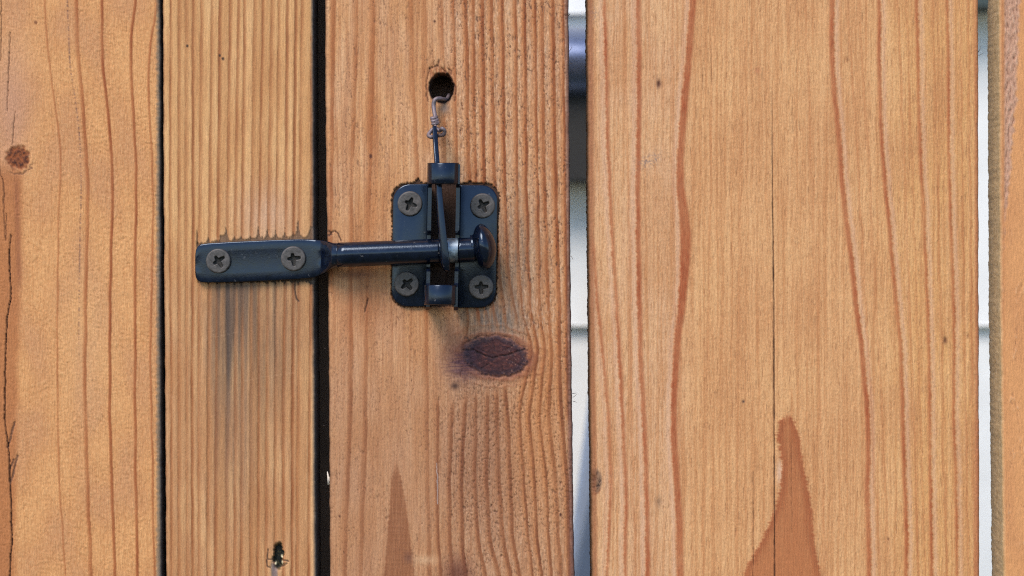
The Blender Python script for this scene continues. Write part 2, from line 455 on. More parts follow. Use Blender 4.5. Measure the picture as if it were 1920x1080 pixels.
# ---- first gate board
def field_a(px, py):
    ln = [(half([(168,0),(180,200),(205,380),(225,520),(230,620),(220,800),(218,1080),(215,1400),(222,1780),(235,1980),(245,2160)],0,0), 1.8, .55, 3),
          (half([(288,0),(295,200),(310,350),(325,560),(333,700),(325,1080),(320,1480),(330,1780),(345,2160)],0,0), 2.6, .75, 7),
          (half([(384,0),(385,250),(405,400),(418,560),(425,700),(415,1080),(413,1530),(420,1780),(432,2160)],0,0), 3.0, 1.0, 4),
          (half([(510,0),(495,130),(491,250),(503,430),(513,620),(510,900),(508,1080),(508,1580),(512,1880),(518,2160)],0,0), 2.8, .95, 4),
          (half([(590,10),(568,150),(558,280),(562,450),(572,600),(575,750),(570,1080),(565,1380),(572,1680),(575,1980),(582,2160)],0,0), 2.2, .75, 3)]
    for k, x in enumerate([-60, -95, -140, -170, -210, -250, -300, -340, -390]):
        ln.append(([(x, 0), (x + 12, 500), (x - 4, 1080)], 2.6, .8, 4))
    late = line_field(px, py, ln, 1.0, 100)
    sx = noise(px / 70, py / 120, 101)
    wq = noise(px / 22, py / 22, 150)
    bump = fbm(px / 8.0 + wq, py / 5.2 + .8 * wq, 102, 3)
    fb = fbm(px / 1.9, py / 10., 151, 2); str_ = noise(px / 3.2, py / 90., 152)
    patch = .35 + .65 * sm(-.3, .4, noise(px / 45, py / 60, 153))
    cu = curl(px, py, 8, 6, .12, 154) * patch
    bump2 = fbm(px / 5.0, py / 4.0, 103, 2)
    amp = sm(60, 170, px + 0.12 * (py - 300)) * 0.55 + 0.45
    soft = 1 - late
    h = 0.17 * amp * soft * bump * patch + 0.06 * soft * bump2 + 0.10 * late + .12 * fb * soft - .12 * cu * soft
    h += 0.06 * noise(px / 30, py / 40, 104)
    # earlywood swells between the rings on the right of the board
    c = np.empty(px.shape + (3,)); c[:] = (212, 152, 98)
    c = mix(c, (198, 142, 100), sm(-.15, .5, sx) * .55)
    c = mix(c, (228, 170, 112), sm(-.05, .5, -sx) * .45)
    c = mix(c, (188, 126, 76), sm(.05, .5, str_) * .3)
    c = mix(c, (160, 108, 66), cu * .35)
    c = mix(c, (180, 122, 74), sm(.1, .5, -fb) * .3); c = mix(c, (234, 186, 132), sm(.1, .5, fb) * .3)
    c = mix(c, (222, 168, 112), sm(.0, .6, bump) * .35)
    c = mix(c, (192, 132, 80), sm(.05, .6, -bump) * .30)
    c = mix(c, (196, 146, 116), np.exp(-(((px - 20) / 40) ** 2 + ((py - 190) / 130) ** 2)) * .7)
    c = mix(c, (228, 180, 128), np.exp(-(((px - 165) / 55) ** 2 + ((py - 640) / 160) ** 2)) * .35)
    st = (1 - sm(26, 42, px + 3 * noise(py / 40, px / 40, 8) + 0.02 * (py - 700))) * sm(290, 340, py) * sm(-75, -20, px + 14 * noise(py / 60, px / 30, 16))
    c = mix(c, (178, 112, 66), st * .75)
    c = mix(c, (150, 92, 60), np.exp(-((px - 33 - (py - 420) * .03) / 5) ** 2) * sm(310, 360, py) * (1 - sm(500, 560, py)) * .5)
    c = mix(c, (158, 88, 46), late)
    # dotted pitch line
    dl = half([(252,0),(262,250),(280,350),(298,500),(305,680),(300,900),(297,1080),(295,1380)], 0, 0)
    xd = path(dl, py[:, 0])[:, None]
    dm = np.exp(-((px - xd) / 1.3) ** 2) * sm(-.25, .35, noise(py / 3.0, px * 0, 9) + .5 * noise(py / 60, px * 0, 10)) * (1 - sm(560, 700, py))
    c = mix(c, (130, 92, 76), dm * .8); h -= .08 * dm
    c = mix(c, (120, 108, 94), sm(291, 296, px + 2 * noise(py / 6, py * 0, 15)) * .6)
    # knot
    r = np.hypot((px - 34) / 23, (py - 296) / 24) + .22 * noise(px / 8, py / 8, 11)
    k = 1 - sm(.7, 1.12, r)
    kt = fbm(px / 6, py / 6, 12, 3)
    kc = np.empty(c.shape); kc[:] = (146, 84, 46); kc = mix(kc, (80, 42, 26), sm(-.1, .5, kt)); kc = mix(kc, (164, 92, 48), sm(.1, .6, -kt))
    c = c * (1 - k[..., None]) + kc * k[..., None]
    h += -.22 * k + .35 * k * kt * .5 + .12 * np.exp(-((r - 1.15) / .2) ** 2)
    arc = np.exp(-((r - 1.25) / .08) ** 2) * sm(300, 315, py) * sm(10, 30, px)
    c = mix(c, (120, 80, 58), arc * .6); h -= .25 * arc
    # long splits
    for i, (pts, wd) in enumerate([(half([(5,-40),(5,120),(3,230)],0,0), 1.6), (half([(38,120),(36,200),(31,300),(26,420)],0,0), 1.9), (half([(56,420),(50,500),(47,545)],0,0), 1.6),
                       (half([(-3,600),(5,660),(15,690),(15,800),(20,905)],0,0), 2.2), (half([(24,800),(22,900)],0,0), 1.4), (half([(40,880),(35,960),(40,1080),(40,1120),(26,1190),(19,1380),(18,1580),(30,1675)],0,0), 2.6),
                       (half([(30,1660),(36,1750),(37,1800),(42,1880),(45,2030),(38,2120),(36,2200)],0,0), 2.8)]):
        m = crack(px, py, pts, wd * .55, 120 + i, 1.3)
        c = mix(c, (72, 44, 30), m * (.45 + .4 * (i >= 5))); h -= .8 * m * (.5 + .5 * (i >= 5))
    # feathered tears beside the lower split
    for i, pts in enumerate([[(14,838),(19,826),(24,805),(28,792)], [(19,905),(24,893),(29,868),(33,855)], [(17,880),(22,871),(26,862)]]):
        m = 1 - sm(.8, 2.6, seg_dist(px, py, pts) + 1.2 * noise(px / 4, py / 4, 140 + i))
        c = mix(c, (110, 76, 58), m * .75); h -= .35 * m
    sp = 1 - sm(2, 4.5, np.hypot(px - 67, py - 42))
    c = mix(c, (130, 80, 50), sp * .7)
    return h, c

# ---- second gate board, close straight grain
LB = np.array([
    [638,668,697,722,753,793,822,860,893,915,952,985,1018,1045,1075,1108,1130,1168],
    [635,667,695,722,745,783,815,850,880,905,940,970,1003,1035,1070,1100,1120,1165],
    [640,667,698,718,742,778,808,850,880,905,938,968,998,1030,1060,1095,1115,1160],
    [640,667,700,720,742,775,805,845,878,900,935,965,995,1028,1060,1092,1110,1155]], float) / 2
LBY = [0, 420, 740, 1080]
def b_lines():
    return [[(LB[k, i], LBY[k]) for k in range(4)] for i in range(LB.shape[1])]
def field_b(px, py):
    base = b_lines(); r = np.random.default_rng(3)
    ws = r.uniform(.8, 3.0, len(base)); ss = r.uniform(.6, 1.15, len(base))
    late = line_field(px, py, [(p, ws[i], ss[i], r.uniform(4, 9)) for i, p in enumerate(base)], .7, 200, True)
    mids = []
    for i in range(len(base) - 1):
        for f_ in r.choice([.3, .45, .6, .75], r.integers(1, 3), replace=False):
            mids.append(([(a_[0] * (1 - f_) + b_[0] * f_, a_[1]) for a_, b_ in zip(base[i], base[i + 1])], r.uniform(.6, 1.2), r.uniform(.18, .5), 2.5))
    fines = line_field(px, py, mids, 1.0, 260, True)
    # terraced relief: each band climbs from its left line and drops at its right line
    y = py[:, 0]
    xs = np.stack([path(p, y) + .7 * (1.1 * noise(y / 55.0, y * 0, 200 + i) + .45 * noise(y / 11.0, y * 0, 240 + i)) for i, p in enumerate(base)], 1)
    xs = np.concatenate([np.full((len(y), 1), 300.0), xs, np.full((len(y), 1), 596.0)], 1)
    tone = r.uniform(-1, 1, xs.shape[1]); lev = r.uniform(-.09, .09, xs.shape[1])
    fr = np.zeros(px.shape); tn = np.zeros(px.shape); lv = np.zeros(px.shape)
    for i in range(xs.shape[1] - 1):
        m = (px >= xs[:, i:i + 1]) & (px < xs[:, i + 1:i + 2])
        f = (px - xs[:, i:i + 1]) / (xs[:, i + 1:i + 2] - xs[:, i:i + 1])
        fr = np.where(m, f, fr); tn = np.where(m, tone[i], tn); lv = np.where(m, lev[i], lv)
    lower = sm(420, 620, py)
    fib = fibre(px, py, 2.6, 40, 203, 3); fine = fibre(px, py, 2.0, 7, 204, 2)
    h = (.07 + .09 * lower + .05 * sm(430, 500, px)) * (.6 + .8 * sm(-.4, .4, noise(px / 30, py / 140, 230))) * (np.sin(np.clip(fr, 0, 1) * np.pi) ** .6 - .5) + lv * (.5 + .6 * lower) + .06 * fib + .055 * fine - .14 * late
    c = np.empty(px.shape + (3,)); c[:] = (217, 165, 110)
    c = mix(c, (194, 142, 100), lower * .7)
    blo = noise(px / 40, py / 160, 231); vein = noise(px / 2.2, py / 130, 232)
    c = mix(c, (226, 178, 124), sm(.0, .5, blo) * .45); c = mix(c, (190, 132, 82), sm(.0, .5, -blo) * .4)
    c = mix(c, (180, 122, 76), sm(.25, .55, vein) * .3)
    c = mix(c, (230, 182, 130), sm(.1, .9, tn) * .45)
    c = mix(c, (186, 130, 80), sm(.1, .9, -tn) * .42)
    c = mix(c, (232, 190, 144), sm(.05, .6, fib) * .30 * sm(.3, .9, fr))
    c = mix(c, (176, 122, 80), sm(.05, .6, -fib) * .25)
    c = mix(c, (214, 176, 152), np.exp(-(((px - 500) / 60) ** 2 + ((py - 405) / 60) ** 2)) * .55)
    c = mix(c, (168, 108, 64), fines * .3)
    c = mix(c, (152, 92, 52), np.clip(late, 0, 1) * .88)
    # iron stain washed down from the flange
    drift = px + 6 * noise(py / 60, px / 20, 205)
    wash = sm(522, 530, py) * np.exp(-((py - 530) / 215) ** 2)
    streak = .45 + .75 * sm(-.3, .5, noise(px / 8, py / 220, 206))
    m = wash * streak * (np.exp(-((drift - 425) / 26) ** 2) * 1.0 + .8 * np.exp(-((drift - 478) / 72) ** 2))
    c = mix(c, (104, 84, 70), np.clip(m * .7, 0, .75))
    m2 = np.exp(-((px - 427) / 5) ** 2) * sm(522, 535, py) * (1 - sm(600, 960, py))
    c = mix(c, (76, 64, 58), m2 * .5)
    m3 = np.exp(-((px - 440) / 40) ** 2) * sm(700, 760, py) * (1 - sm(800, 1080, py)) * streak
    c = mix(c, (150, 112, 84), m3 * .5)
    # pale scratches
    for pts in [[(322,745),(330,722),(345,700)], [(362,652),(378,640),(400,628)], [(400,632),(450,622)], [(440,718),(500,706),(555,698)]]:
        m = (1 - sm(.3, 1.8, seg_dist(px, py, pts))) * sm(-.3, .3, noise(px / 6, py / 6, 207))
        c = mix(c, (226, 186, 150), m * .18)
    # fibres torn off where the old coat ends above the flange
    up = np.interp(px, [368, 400, 480, 560, 590], [459, 454.5, 449.5, 446.8, 447]) - 2.0 * noise(px / 5, px * 0, 208) - 3 * sm(.0, .6, noise(px / 2.2, px * 0 + 4, 208))
    rr = np.random.default_rng(9)
    for i in range(1, xs.shape[1] - 1):
        up = up - rr.uniform(4, 24) * np.exp(-np.abs(px - xs[:, i:i + 1]) / rr.uniform(.9, 2.4))
    up = up - 18 * ((px > 412) & (px < 424)) * .55 - 20 * np.exp(-((px - 559) / 3.5) ** 2) - 14 * np.exp(-((px - 582) / 5) ** 2)
    rec = sm(-1.2, .6, py - up) * (py < 500) * sm(368.5, 370.5, px)
    lo = np.full(px.shape, 528.0) + 2.5 * noise(px / 4, px * 0, 209)
    for i in range(1, xs.shape[1] - 1):
        lo = lo + rr.uniform(0, 11) * np.exp(-np.abs(px - xs[:, i:i + 1]) / 1.4)
    rec2 = (1 - sm(-.6, 1.0, py - lo)) * (py >= 500) * sm(370, 373, px)
    c = mix(c, (120, 92, 70), rec * .8); c = mix(c, (78, 62, 50), rec2 * .9)
    h = h - .35 * rec - .4 * rec2
    lipc = np.exp(-((py - up + 4) / 4) ** 2) * (px > 370) * (py < 470)
    c = mix(c, (224, 184, 150), lipc * .14)
    cl = (1 - sm(.4, 1.6, np.abs(px - 369.5))) * sm(428, 440, py) * (1 - sm(455, 470, py))
    c = mix(c, (70, 50, 38), cl * .8); h -= .6 * cl
    m = 1 - sm(.7, 2.0, seg_dist(px, py, [(553,520),(553,545),(556,560),(560,565)]))
    c = mix(c, (84, 62, 50), m * .8); h -= .4 * m
    # pin specks
    for x, y_, s_ in [(351,86,2.2),(412,104,2.0),(418,110,2.4)]:
        m = 1 - sm(.6, 1.4, np.hypot((px - x) / s_, (py - y_) / (s_ * 1.2))); c = mix(c, (60, 40, 28), m * .85)
    # torn splinter hole near the bottom
    th = (1 - sm(.7, 1.1, np.hypot((px - 522 - 4 * noise(py / 6, px * 0, 210)) / (10 + 2.5 * noise(py / 3, px / 9, 211)), (py - 1043) / 27)))
    th = np.maximum(th, (1 - sm(1, 3, np.abs(px - 517 + .1 * (py - 1030)))) * sm(1014, 1030, py) * (1 - sm(1040, 1050, py)))
    gc = np.empty(c.shape); gc[:] = (26, 24, 16); gc = mix(gc, (74, 62, 30), sm(.1, .5, noise(px / 3, py / 4, 212)))
    c = c * (1 - th[..., None]) + gc * th[..., None]; h -= 1.8 * th
    gr = (1 - sm(3, 8, np.abs(px - 514 - .05 * (py - 1060)))) * sm(1050, 1062, py)
    c = mix(c, (138, 124, 124), gr * .75 * (1 - th)); h -= .5 * gr * (1 - th)
    for pts in [[(503,1030),(501,1048),(512,1049)], [(500,1050),(501,1062),(507,1064)], [(531,1050),(541,1052)], [(530,1062),(538,1056)]]:
        m = 1 - sm(.5, 1.7, seg_dist(px, py, pts)); c = mix(c, (72, 50, 38), m * .75); h -= .3 * m
    for x, y_ in [(528,1044),(529,1055),(517,1057)]:
        m = 1 - sm(1.2, 2.8, np.hypot(px - x, (py - y_) / 1.6)); c = mix(c, (226, 208, 168), m); h += 1.2 * m
    return h, c

# ---- latch board with the bored hole and the big knot
def field_c(px, py):
    A = [[(628,0),(625,170),(622,360),(622,560)],
         [(670,0),(668,150),(662,300),(660,400),(658,500),(660,660),(659,760),(655,870),(650,1000),(648,1080)],
         [(702,0),(700,150),(697,250),(693,360),(690,500),(688,660),(687,760),(686,850),(681,960),(678,1080)],
         [(772,0),(776,150),(782,260),(786,360),(795,480),(801,600),(802,720),(803,900),(806,1020),(808,1080)],
         [(798,0),(800,120),(801,200),(806,300)], [(828,0),(830,70),(831,130)], [(834,205),(835,300),(838,360)]]
    Bl = [[(850,0),(853,100),(856,200),(858,360),(866,500),(880,600),(872,650)],
          [(873,0),(877,130),(878,250),(882,360),(892,560),(903,620)], [(888,0),(890,200),(893,360),(905,560),(920,620)],
          [(905,0),(907,150),(908,360),(922,560),(935,625)], [(922,0),(925,200),(928,360),(938,520),(952,630)],
          [(942,0),(945,200),(947,360),(954,520),(974,620)],
          [(967,0),(969,200),(970,360),(973,500),(980,590),(996,640),(999,668),(985,715),(974,780),(983,900),(992,1020),(1000,1080)],
          [(985,0),(986,200),(988,360),(991,500),(996,590),(1006,635),(1010,662),(1001,712),(992,780),(1003,900),(1008,1020),(1018,1080)],
          [(1004,0),(1006,200),(1009,360),(1012,500),(1013,590),(1021,640),(1023,662),(1017,710),(1012,780),(1025,900),(1030,1020),(1035,1080)],
          [(1017,0),(1019,200),(1022,360),(1026,500),(1030,590),(1035,660),(1029,780),(1042,900),(1048,1020),(1052,1080)],
          [(1037,0),(1040,200),(1043,360),(1047,500),(1050,590),(1049,656),(1053,780),(1064,900),(1068,1080)],
          [(1056,0),(1058,200),(1060,360),(1062,500),(1063,640),(1066,800)]]
    Cl = [[(820,740),(822,780),(820,900),(823,1020),(828,1080)], [(850,745),(848,780),(843,900),(845,1020),(850,1080)],
          [(875,735),(872,780),(866,900),(868,1020),(875,1080)], [(893,730),(893,780),(891,900),(898,1020),(912,1080)],
          [(915,725),(915,780),(913,900),(920,1020),(938,1080)], [(933,720),(933,780),(936,900),(945,1020),(960,1080)],
          [(946,716),(953,780),(958,900),(963,1020),(977,1080)]]
    r = np.random.default_rng(5)
    lines = [(p, 3.0, r.uniform(.45, .75), 9) for p in A] + [(p, r.uniform(2.4, 4.4), r.uniform(.7, 1.05), 4) for p in Bl] + [(p, r.uniform(2.5, 4.5), r.uniform(.75, 1.0), 6) for p in Cl]
    late = line_field(px, py, lines, 1.1, 300)
    wide = line_field(px, py, [(p, w_, s_, 11) for p, w_, s_, _ in lines], 1.1, 300)
    strk = noise(px / 8, py / 240, 360); strk2 = noise(px / 18, py / 160, 361)
    right = sm(790, 880, px + 20 * noise(py / 90, px / 50, 301))
    n1 = fbm(px / 3.2, py / 13.0, 302, 3); n2 = fbm(px / 2.6 + py / 14, py / 4.2, 303, 2); n3 = noise(px / 60, py / 110, 304)
    # tongue of smooth latewood at the foot
    yl = py[:, 0]
    tl = np.interp(yl, [858, 900, 980, 1080], [741, 733, 727, 719])[:, None] + 2 * noise(py / 5, px * 0, 305)
    tr = np.interp(yl, [858, 900, 960, 1080], [743, 754, 764, 778])[:, None] + 2 * noise(py / 6, px * 0, 306)
    tong = sm(-1, 3, px - tl) * sm(-1, 3, tr - px) * sm(856, 900, py)
    ripple = noise(px / 40, py / 2.6, 307)
    rough = (.55 + .45 * right) * (1 - .8 * tong)
    ew = 1 - .75 * wide
    h = .19 * rough * n1 * ew + .11 * rough * n2 * ew + .10 * wide * right + .05 * late + .04 * noise(px / 25, py / 60, 308) + .05 * tong * ripple
    pat = .3 + .7 * sm(-.3, .3, noise(px / 26, py / 70, 350))
    ch = (curl(px, py, 5.0, 15, .11, 309) * .8 + curl(px, py, 3.2, 24, .10, 351)) * rough * pat
    ch2 = curl(px, py, 6.0, 8, .13, 310) * right * sm(650, 760, py) * (1 - sm(960, 1040, py))
    ch = np.clip(ch, 0, 1)
    h -= .28 * ch + .25 * ch2
    lng = noise(px / 2.4, py / 110, 352)
    c = np.empty(px.shape + (3,)); c[:] = (208, 152, 103)
    c = mix(c, (228, 180, 132), sm(.05, .5, strk) * .5); c = mix(c, (170, 114, 74), sm(.05, .5, -strk) * .45)
    c = mix(c, (218, 172, 132), sm(.05, .5, strk2) * .35); c = mix(c, (178, 120, 78), sm(.05, .5, -strk2) * .35)
    c = mix(c, (194, 142, 102), sm(500, 760, py) * .5)
    c = mix(c, (204, 156, 120), sm(-.1, .6, n3) * .35)
    c = mix(c, (190, 128, 78), sm(0., .6, -n3) * .35)
    c = mix(c, (200, 156, 122), right * .35)
    c = mix(c, (230, 192, 158), right * sm(.08, .5, n1) * .65)
    c = mix(c, (150, 112, 88), right * sm(.08, .5, -n1) * .6)
    c = mix(c, (172, 118, 84), (1 - right) * sm(.1, .6, -n1) * .35)
    c = mix(c, (176, 116, 74), sm(.15, .5, lng) * .4); c = mix(c, (226, 176, 128), sm(.15, .5, -lng) * .3)
    # left of the keep, warmer streak
    c = mix(c, (182, 114, 66), np.exp(-((px - 697 - (py > 300) * 2) / 9) ** 2) * (1 - sm(380, 700, py)) * .45)
    c = mix(c, (186, 114, 62), wide * (.62 + .25 * right))
    c = mix(c, (138, 74, 38), np.clip(late, 0, 1) ** 1.5 * .85)
    c = mix(c, (104, 70, 52), np.clip(ch + ch2, 0, 1) * .7)
    c = mix(c, (146, 88, 52), tong * (.85 + .3 * noise(px / 3, py / 60, 353)))
    c = mix(c, (128, 76, 48), tong * sm(.2, .6, ripple) * .35)
    # darker lower centre, orange lower right
    c = mix(c, (172, 124, 90), sm(480, 900, py) * .3)
    c = mix(c, (136, 90, 64), np.exp(-(((px - 900) / 75) ** 2 + ((py - 850) / 150) ** 2)) * .38)
    c = mix(c, (160, 106, 72), np.exp(-(((px - 690) / 60) ** 2 + ((py - 900) / 260) ** 2)) * .15)
    c = mix(c, (206, 132, 70), np.exp(-(((px - 1010) / 50) ** 2 + ((py - 800) / 180) ** 2)) * .35)
    c = mix(c, (116, 68, 42), np.clip(late, 0, 1) ** 1.5 * .45 * sm(560, 760, py))
    # grey weathering right of and below the keep
    g = np.exp(-(((px - 965) / 45) ** 2 + ((py - 480) / 110) ** 2)) * .38 + np.exp(-(((px - 925 - (py - 600) * .4) / 50) ** 2 + ((py - 603) / 34) ** 2)) * .7
    g = g * (.6 + .6 * sm(-.4, .5, noise(px / 5, py / 60, 311)))
    c = mix(c, (108, 100, 94), np.clip(g, 0, .8) * (1 - .5 * late))
    c = mix(c, (214, 180, 156), np.exp(-(((px - 1000) / 45) ** 2 + ((py - 590) / 40) ** 2)) * .4 * sm(-.1, .4, n1))
    c = mix(c, (140, 92, 66), np.exp(-(((px - 850) / 25) ** 2 + ((py - 640) / 50) ** 2)) * .55)
    c = mix(c, (128, 84, 62), np.exp(-(((px - 668) / 40) ** 2 + ((py - 514) / 10) ** 2)) * .75)  # soft shadow of the rod darkened into the board colour
    c = mix(c, (170, 108, 72), np.exp(-(((px - 690) / 70) ** 2 + ((py - 570) / 60) ** 2)) * .4)
    # the big knot
    a = math.radians(-7); dx, dy = px - 929, py - 668
    kx, ky = dx * math.cos(a) - dy * math.sin(a), dx * math.sin(a) + dy * math.cos(a)
    rr = np.hypot(kx / 61, ky / 37) + .08 * noise(px / 14, py / 14, 312)
    halo = np.exp(-(np.clip(rr - 1, 0, 9) / .28) ** 2)
    c = mix(c, (126, 72, 54), halo * (.6 + .3 * noise(px / 12, py / 3, 342)))
    flow = np.sin(rr * 17 + 1.5 * noise(px / 15, py / 15, 343)) * np.exp(-((rr - 1.35) / .35) ** 2)
    c = mix(c, (150, 92, 60), sm(.3, .9, flow) * .45); h += .08 * flow
    tail = np.exp(-(((px - 868) / 32) ** 2 + ((py - 684) / 27) ** 2)) * (.55 + .6 * sm(-.2, .3, noise(px / 30, py / 2.4, 313)))
    c = mix(c, (96, 62, 66), np.clip(tail, 0, 1) * .85)
    k = 1 - sm(.80, 1.10, rr + .10 * noise(px / 5, py / 3, 340))
    kn = fbm(px / 9, py / 3.5, 314, 3); kf = fbm(px / 3, py / 5, 315, 2)
    kc = np.empty(c.shape); kc[:] = (92, 52, 46)
    kb = fbm(px / 16, py / 12, 365, 3); kc = mix(kc, (66, 42, 46), sm(.0, .4, kb) * .7)
    kc = mix(kc, (142, 84, 64), sm(.0, .5, kn) * .7)
    kc = mix(kc, (84, 56, 64), (1 - sm(-60, -12, kx + 8 * noise(px / 10, py / 10, 341))) * .9)
    kc = mix(kc, (70, 42, 40), (.5 + .5 * np.sin(rr * 26 + 3 * kn)) * .45)
    kc = mix(kc, (58, 44, 52), sm(.66, .98, rr + .15 * kn) * .85)
    kc = mix(kc, (180, 140, 116), sm(.32, .6, kf) * sm(5, 30, kx) * .7)
    c = c * (1 - k[..., None]) + kc * k[..., None]
    h = h * (1 - .6 * k) + k * (.18 + .12 * kn + .08 * kf) - .28 * np.exp(-((rr - 1.03) / .05) ** 2)
    kcr = 1 - sm(.3, 1.5, seg_dist(px, py, [(868,656),(888,656),(897,661),(906,665),(925,672)]) + .8 * noise(px / 9, py / 9, 362) + .8 * noise(px / 4, py / 4, 316))
    c = mix(c, (46, 30, 28), kcr * .65); h -= .5 * kcr
    kcr = 1 - sm(.2, 1.6, seg_dist(px, py, [(929,670),(938,667),(952,666),(966,660),(984,655)]) + .9 * noise(px / 8, py / 8, 363))
    c = mix(c, (46, 30, 28), kcr * .65); h -= .5 * kcr
    for a_ in (.5, 1.3, 2.2, 3.6, 4.4, 5.3):
        rk = 1 - sm(.2, 1.2, seg_dist(px, py, [(935 + 22 * math.cos(a_), 668 + 13 * math.sin(a_)), (935 + 50 * math.cos(a_ + .1), 668 + 31 * math.sin(a_ + .1))]) + 1.0 * noise(px / 5, py / 5, 364))
        c = mix(c, (56, 36, 36), rk * .5); h -= .25 * rk
    eye = 1 - sm(1, 4, np.hypot(px - 884, py - 681)); c = mix(c, (50, 28, 26), eye * .8)
    spot = np.exp(-(((px - 853) / 7) ** 2 + ((py - 724) / 6) ** 2)); c = mix(c, (74, 50, 40), spot * .8)
    tk = np.exp(-(((px - 895) / 34) ** 2 + ((py - 634) / 6) ** 2)) * sm(-.1, .4, noise(px / 6, py / 6, 317)); c = mix(c, (74, 54, 46), tk * .7)
    # dark figure at the bottom edge, pale rub beside it
    c = mix(c, (112, 66, 48), np.exp(-(((px - 858) / 26) ** 2 + ((py - 1076) / 32) ** 2)) * .75)
    c = mix(c, (116, 74, 56), np.exp(-(((px - 766) / 9) ** 2 + ((py - 1046) / 10) ** 2)) * .6)
    c = mix(c, (224, 186, 146), np.exp(-(((px - 798) / 22) ** 2 + ((py - 1050) / 9) ** 2)) * .5)
    pitch = crack(px, py, [(819,868),(821,910),(820,945)], 1.6, 330); c = mix(c, (196, 190, 190), pitch * .6)
    # bored hole: chipped rim, shade inside deepened in the colour
    hx, hy = px - 828, py - 165
    ra = np.hypot(hx / 22.5, hy / 27.5); an = np.arctan2(hy, hx)
    rg = ra + .07 * noise(an * 2.2, ra * 0, 318) + .04 * noise(an * 6, ra * 0, 319)
    rim = 1 - sm(.98, 1.18, rg)
    c = mix(c, (44, 25, 16), rim * .92)
    h -= 2.6 * (1 - sm(.93, 1.06, rg))
    chip = np.exp(-(((px - 826) / 22) ** 2 + ((py - 136) / 13) ** 2)) * sm(-.25, .25, noise(px / 5, py / 16, 320) + .25) * (py < 160)
    c = mix(c, (150, 88, 52), np.clip(chip * 1.2, 0, 1) * .7); h -= .55 * np.clip(chip, 0, 1)
    for pts in [[(801,176),(799,156),(803,140),(806,128)], [(806,129),(813,125),(820,123)], [(822,126),(823,112)], [(828,127),(836,134),(843,142)], [(839,128),(847,133),(846,138)], [(848,152),(856,166),(852,190)], [(803,190),(800,176)], [(868,205),(866,195)]]:
        m = 1 - sm(.2, 1.8, seg_dist(px, py, pts) + 1.3 * noise(px / 4, py / 4, 321)); c = mix(c, (92, 54, 36), m * .6); h -= .4 * m
    c = mix(c, (150, 130, 124), np.exp(-(((px - 834) / 8) ** 2 + ((py - 203) / 9) ** 2)) * .6)
    # crushed fibres around the keep plate
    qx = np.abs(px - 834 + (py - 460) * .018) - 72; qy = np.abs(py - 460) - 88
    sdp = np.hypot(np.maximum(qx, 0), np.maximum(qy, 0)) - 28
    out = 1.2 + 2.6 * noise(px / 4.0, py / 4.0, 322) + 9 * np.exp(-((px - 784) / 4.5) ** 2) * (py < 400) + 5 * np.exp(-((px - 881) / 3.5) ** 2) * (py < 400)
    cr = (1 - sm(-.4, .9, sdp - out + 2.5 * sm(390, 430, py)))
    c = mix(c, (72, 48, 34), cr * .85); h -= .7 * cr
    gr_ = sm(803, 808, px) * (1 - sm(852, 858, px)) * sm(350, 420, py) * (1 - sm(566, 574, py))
    c = mix(c, (70, 48, 36), gr_ * .85); h -= .8 * gr_ * sm(495, 503, py) * (1 - sm(834, 840, px))  # slot between the walls: dirt and shade both in the dark colour
    # splits near the left arris by the bar
    for pts in [[(616,447),(621,436),(628,433),(634,438),(640,452)], [(617,432),(622,440)], [(690,560),(684,585)], [(620,470),(624,500)]]:
        m = 1 - sm(.4, 1.8, seg_dist(px, py, pts)); c = mix(c, (80, 50, 36), m * .75); h -= .45 * m
    for x, y_, s_ in [(695,293,3.0),(920,249,1.8),(1051,965,2.4),(637,968,1.8),(815,40,2.0)]:
        m = 1 - sm(.5, 1.3, np.hypot((px - x) / s_, (py - y_) / (s_ * 1.5))); c = mix(c, (88, 50, 34), m * .85)
    # weathered dark right arris
    ed = np.interp(yl, [0, 540, 1080], [1067, 1071, 1076])[:, None]
    c = mix(c, (104, 64, 60), sm(-12, -3, px - ed) * .6)
    return h, c
def hole_c(X, Y):
    return np.hypot((X - 828) / 21.5, (Y - 165) / 26.3) < 1.0

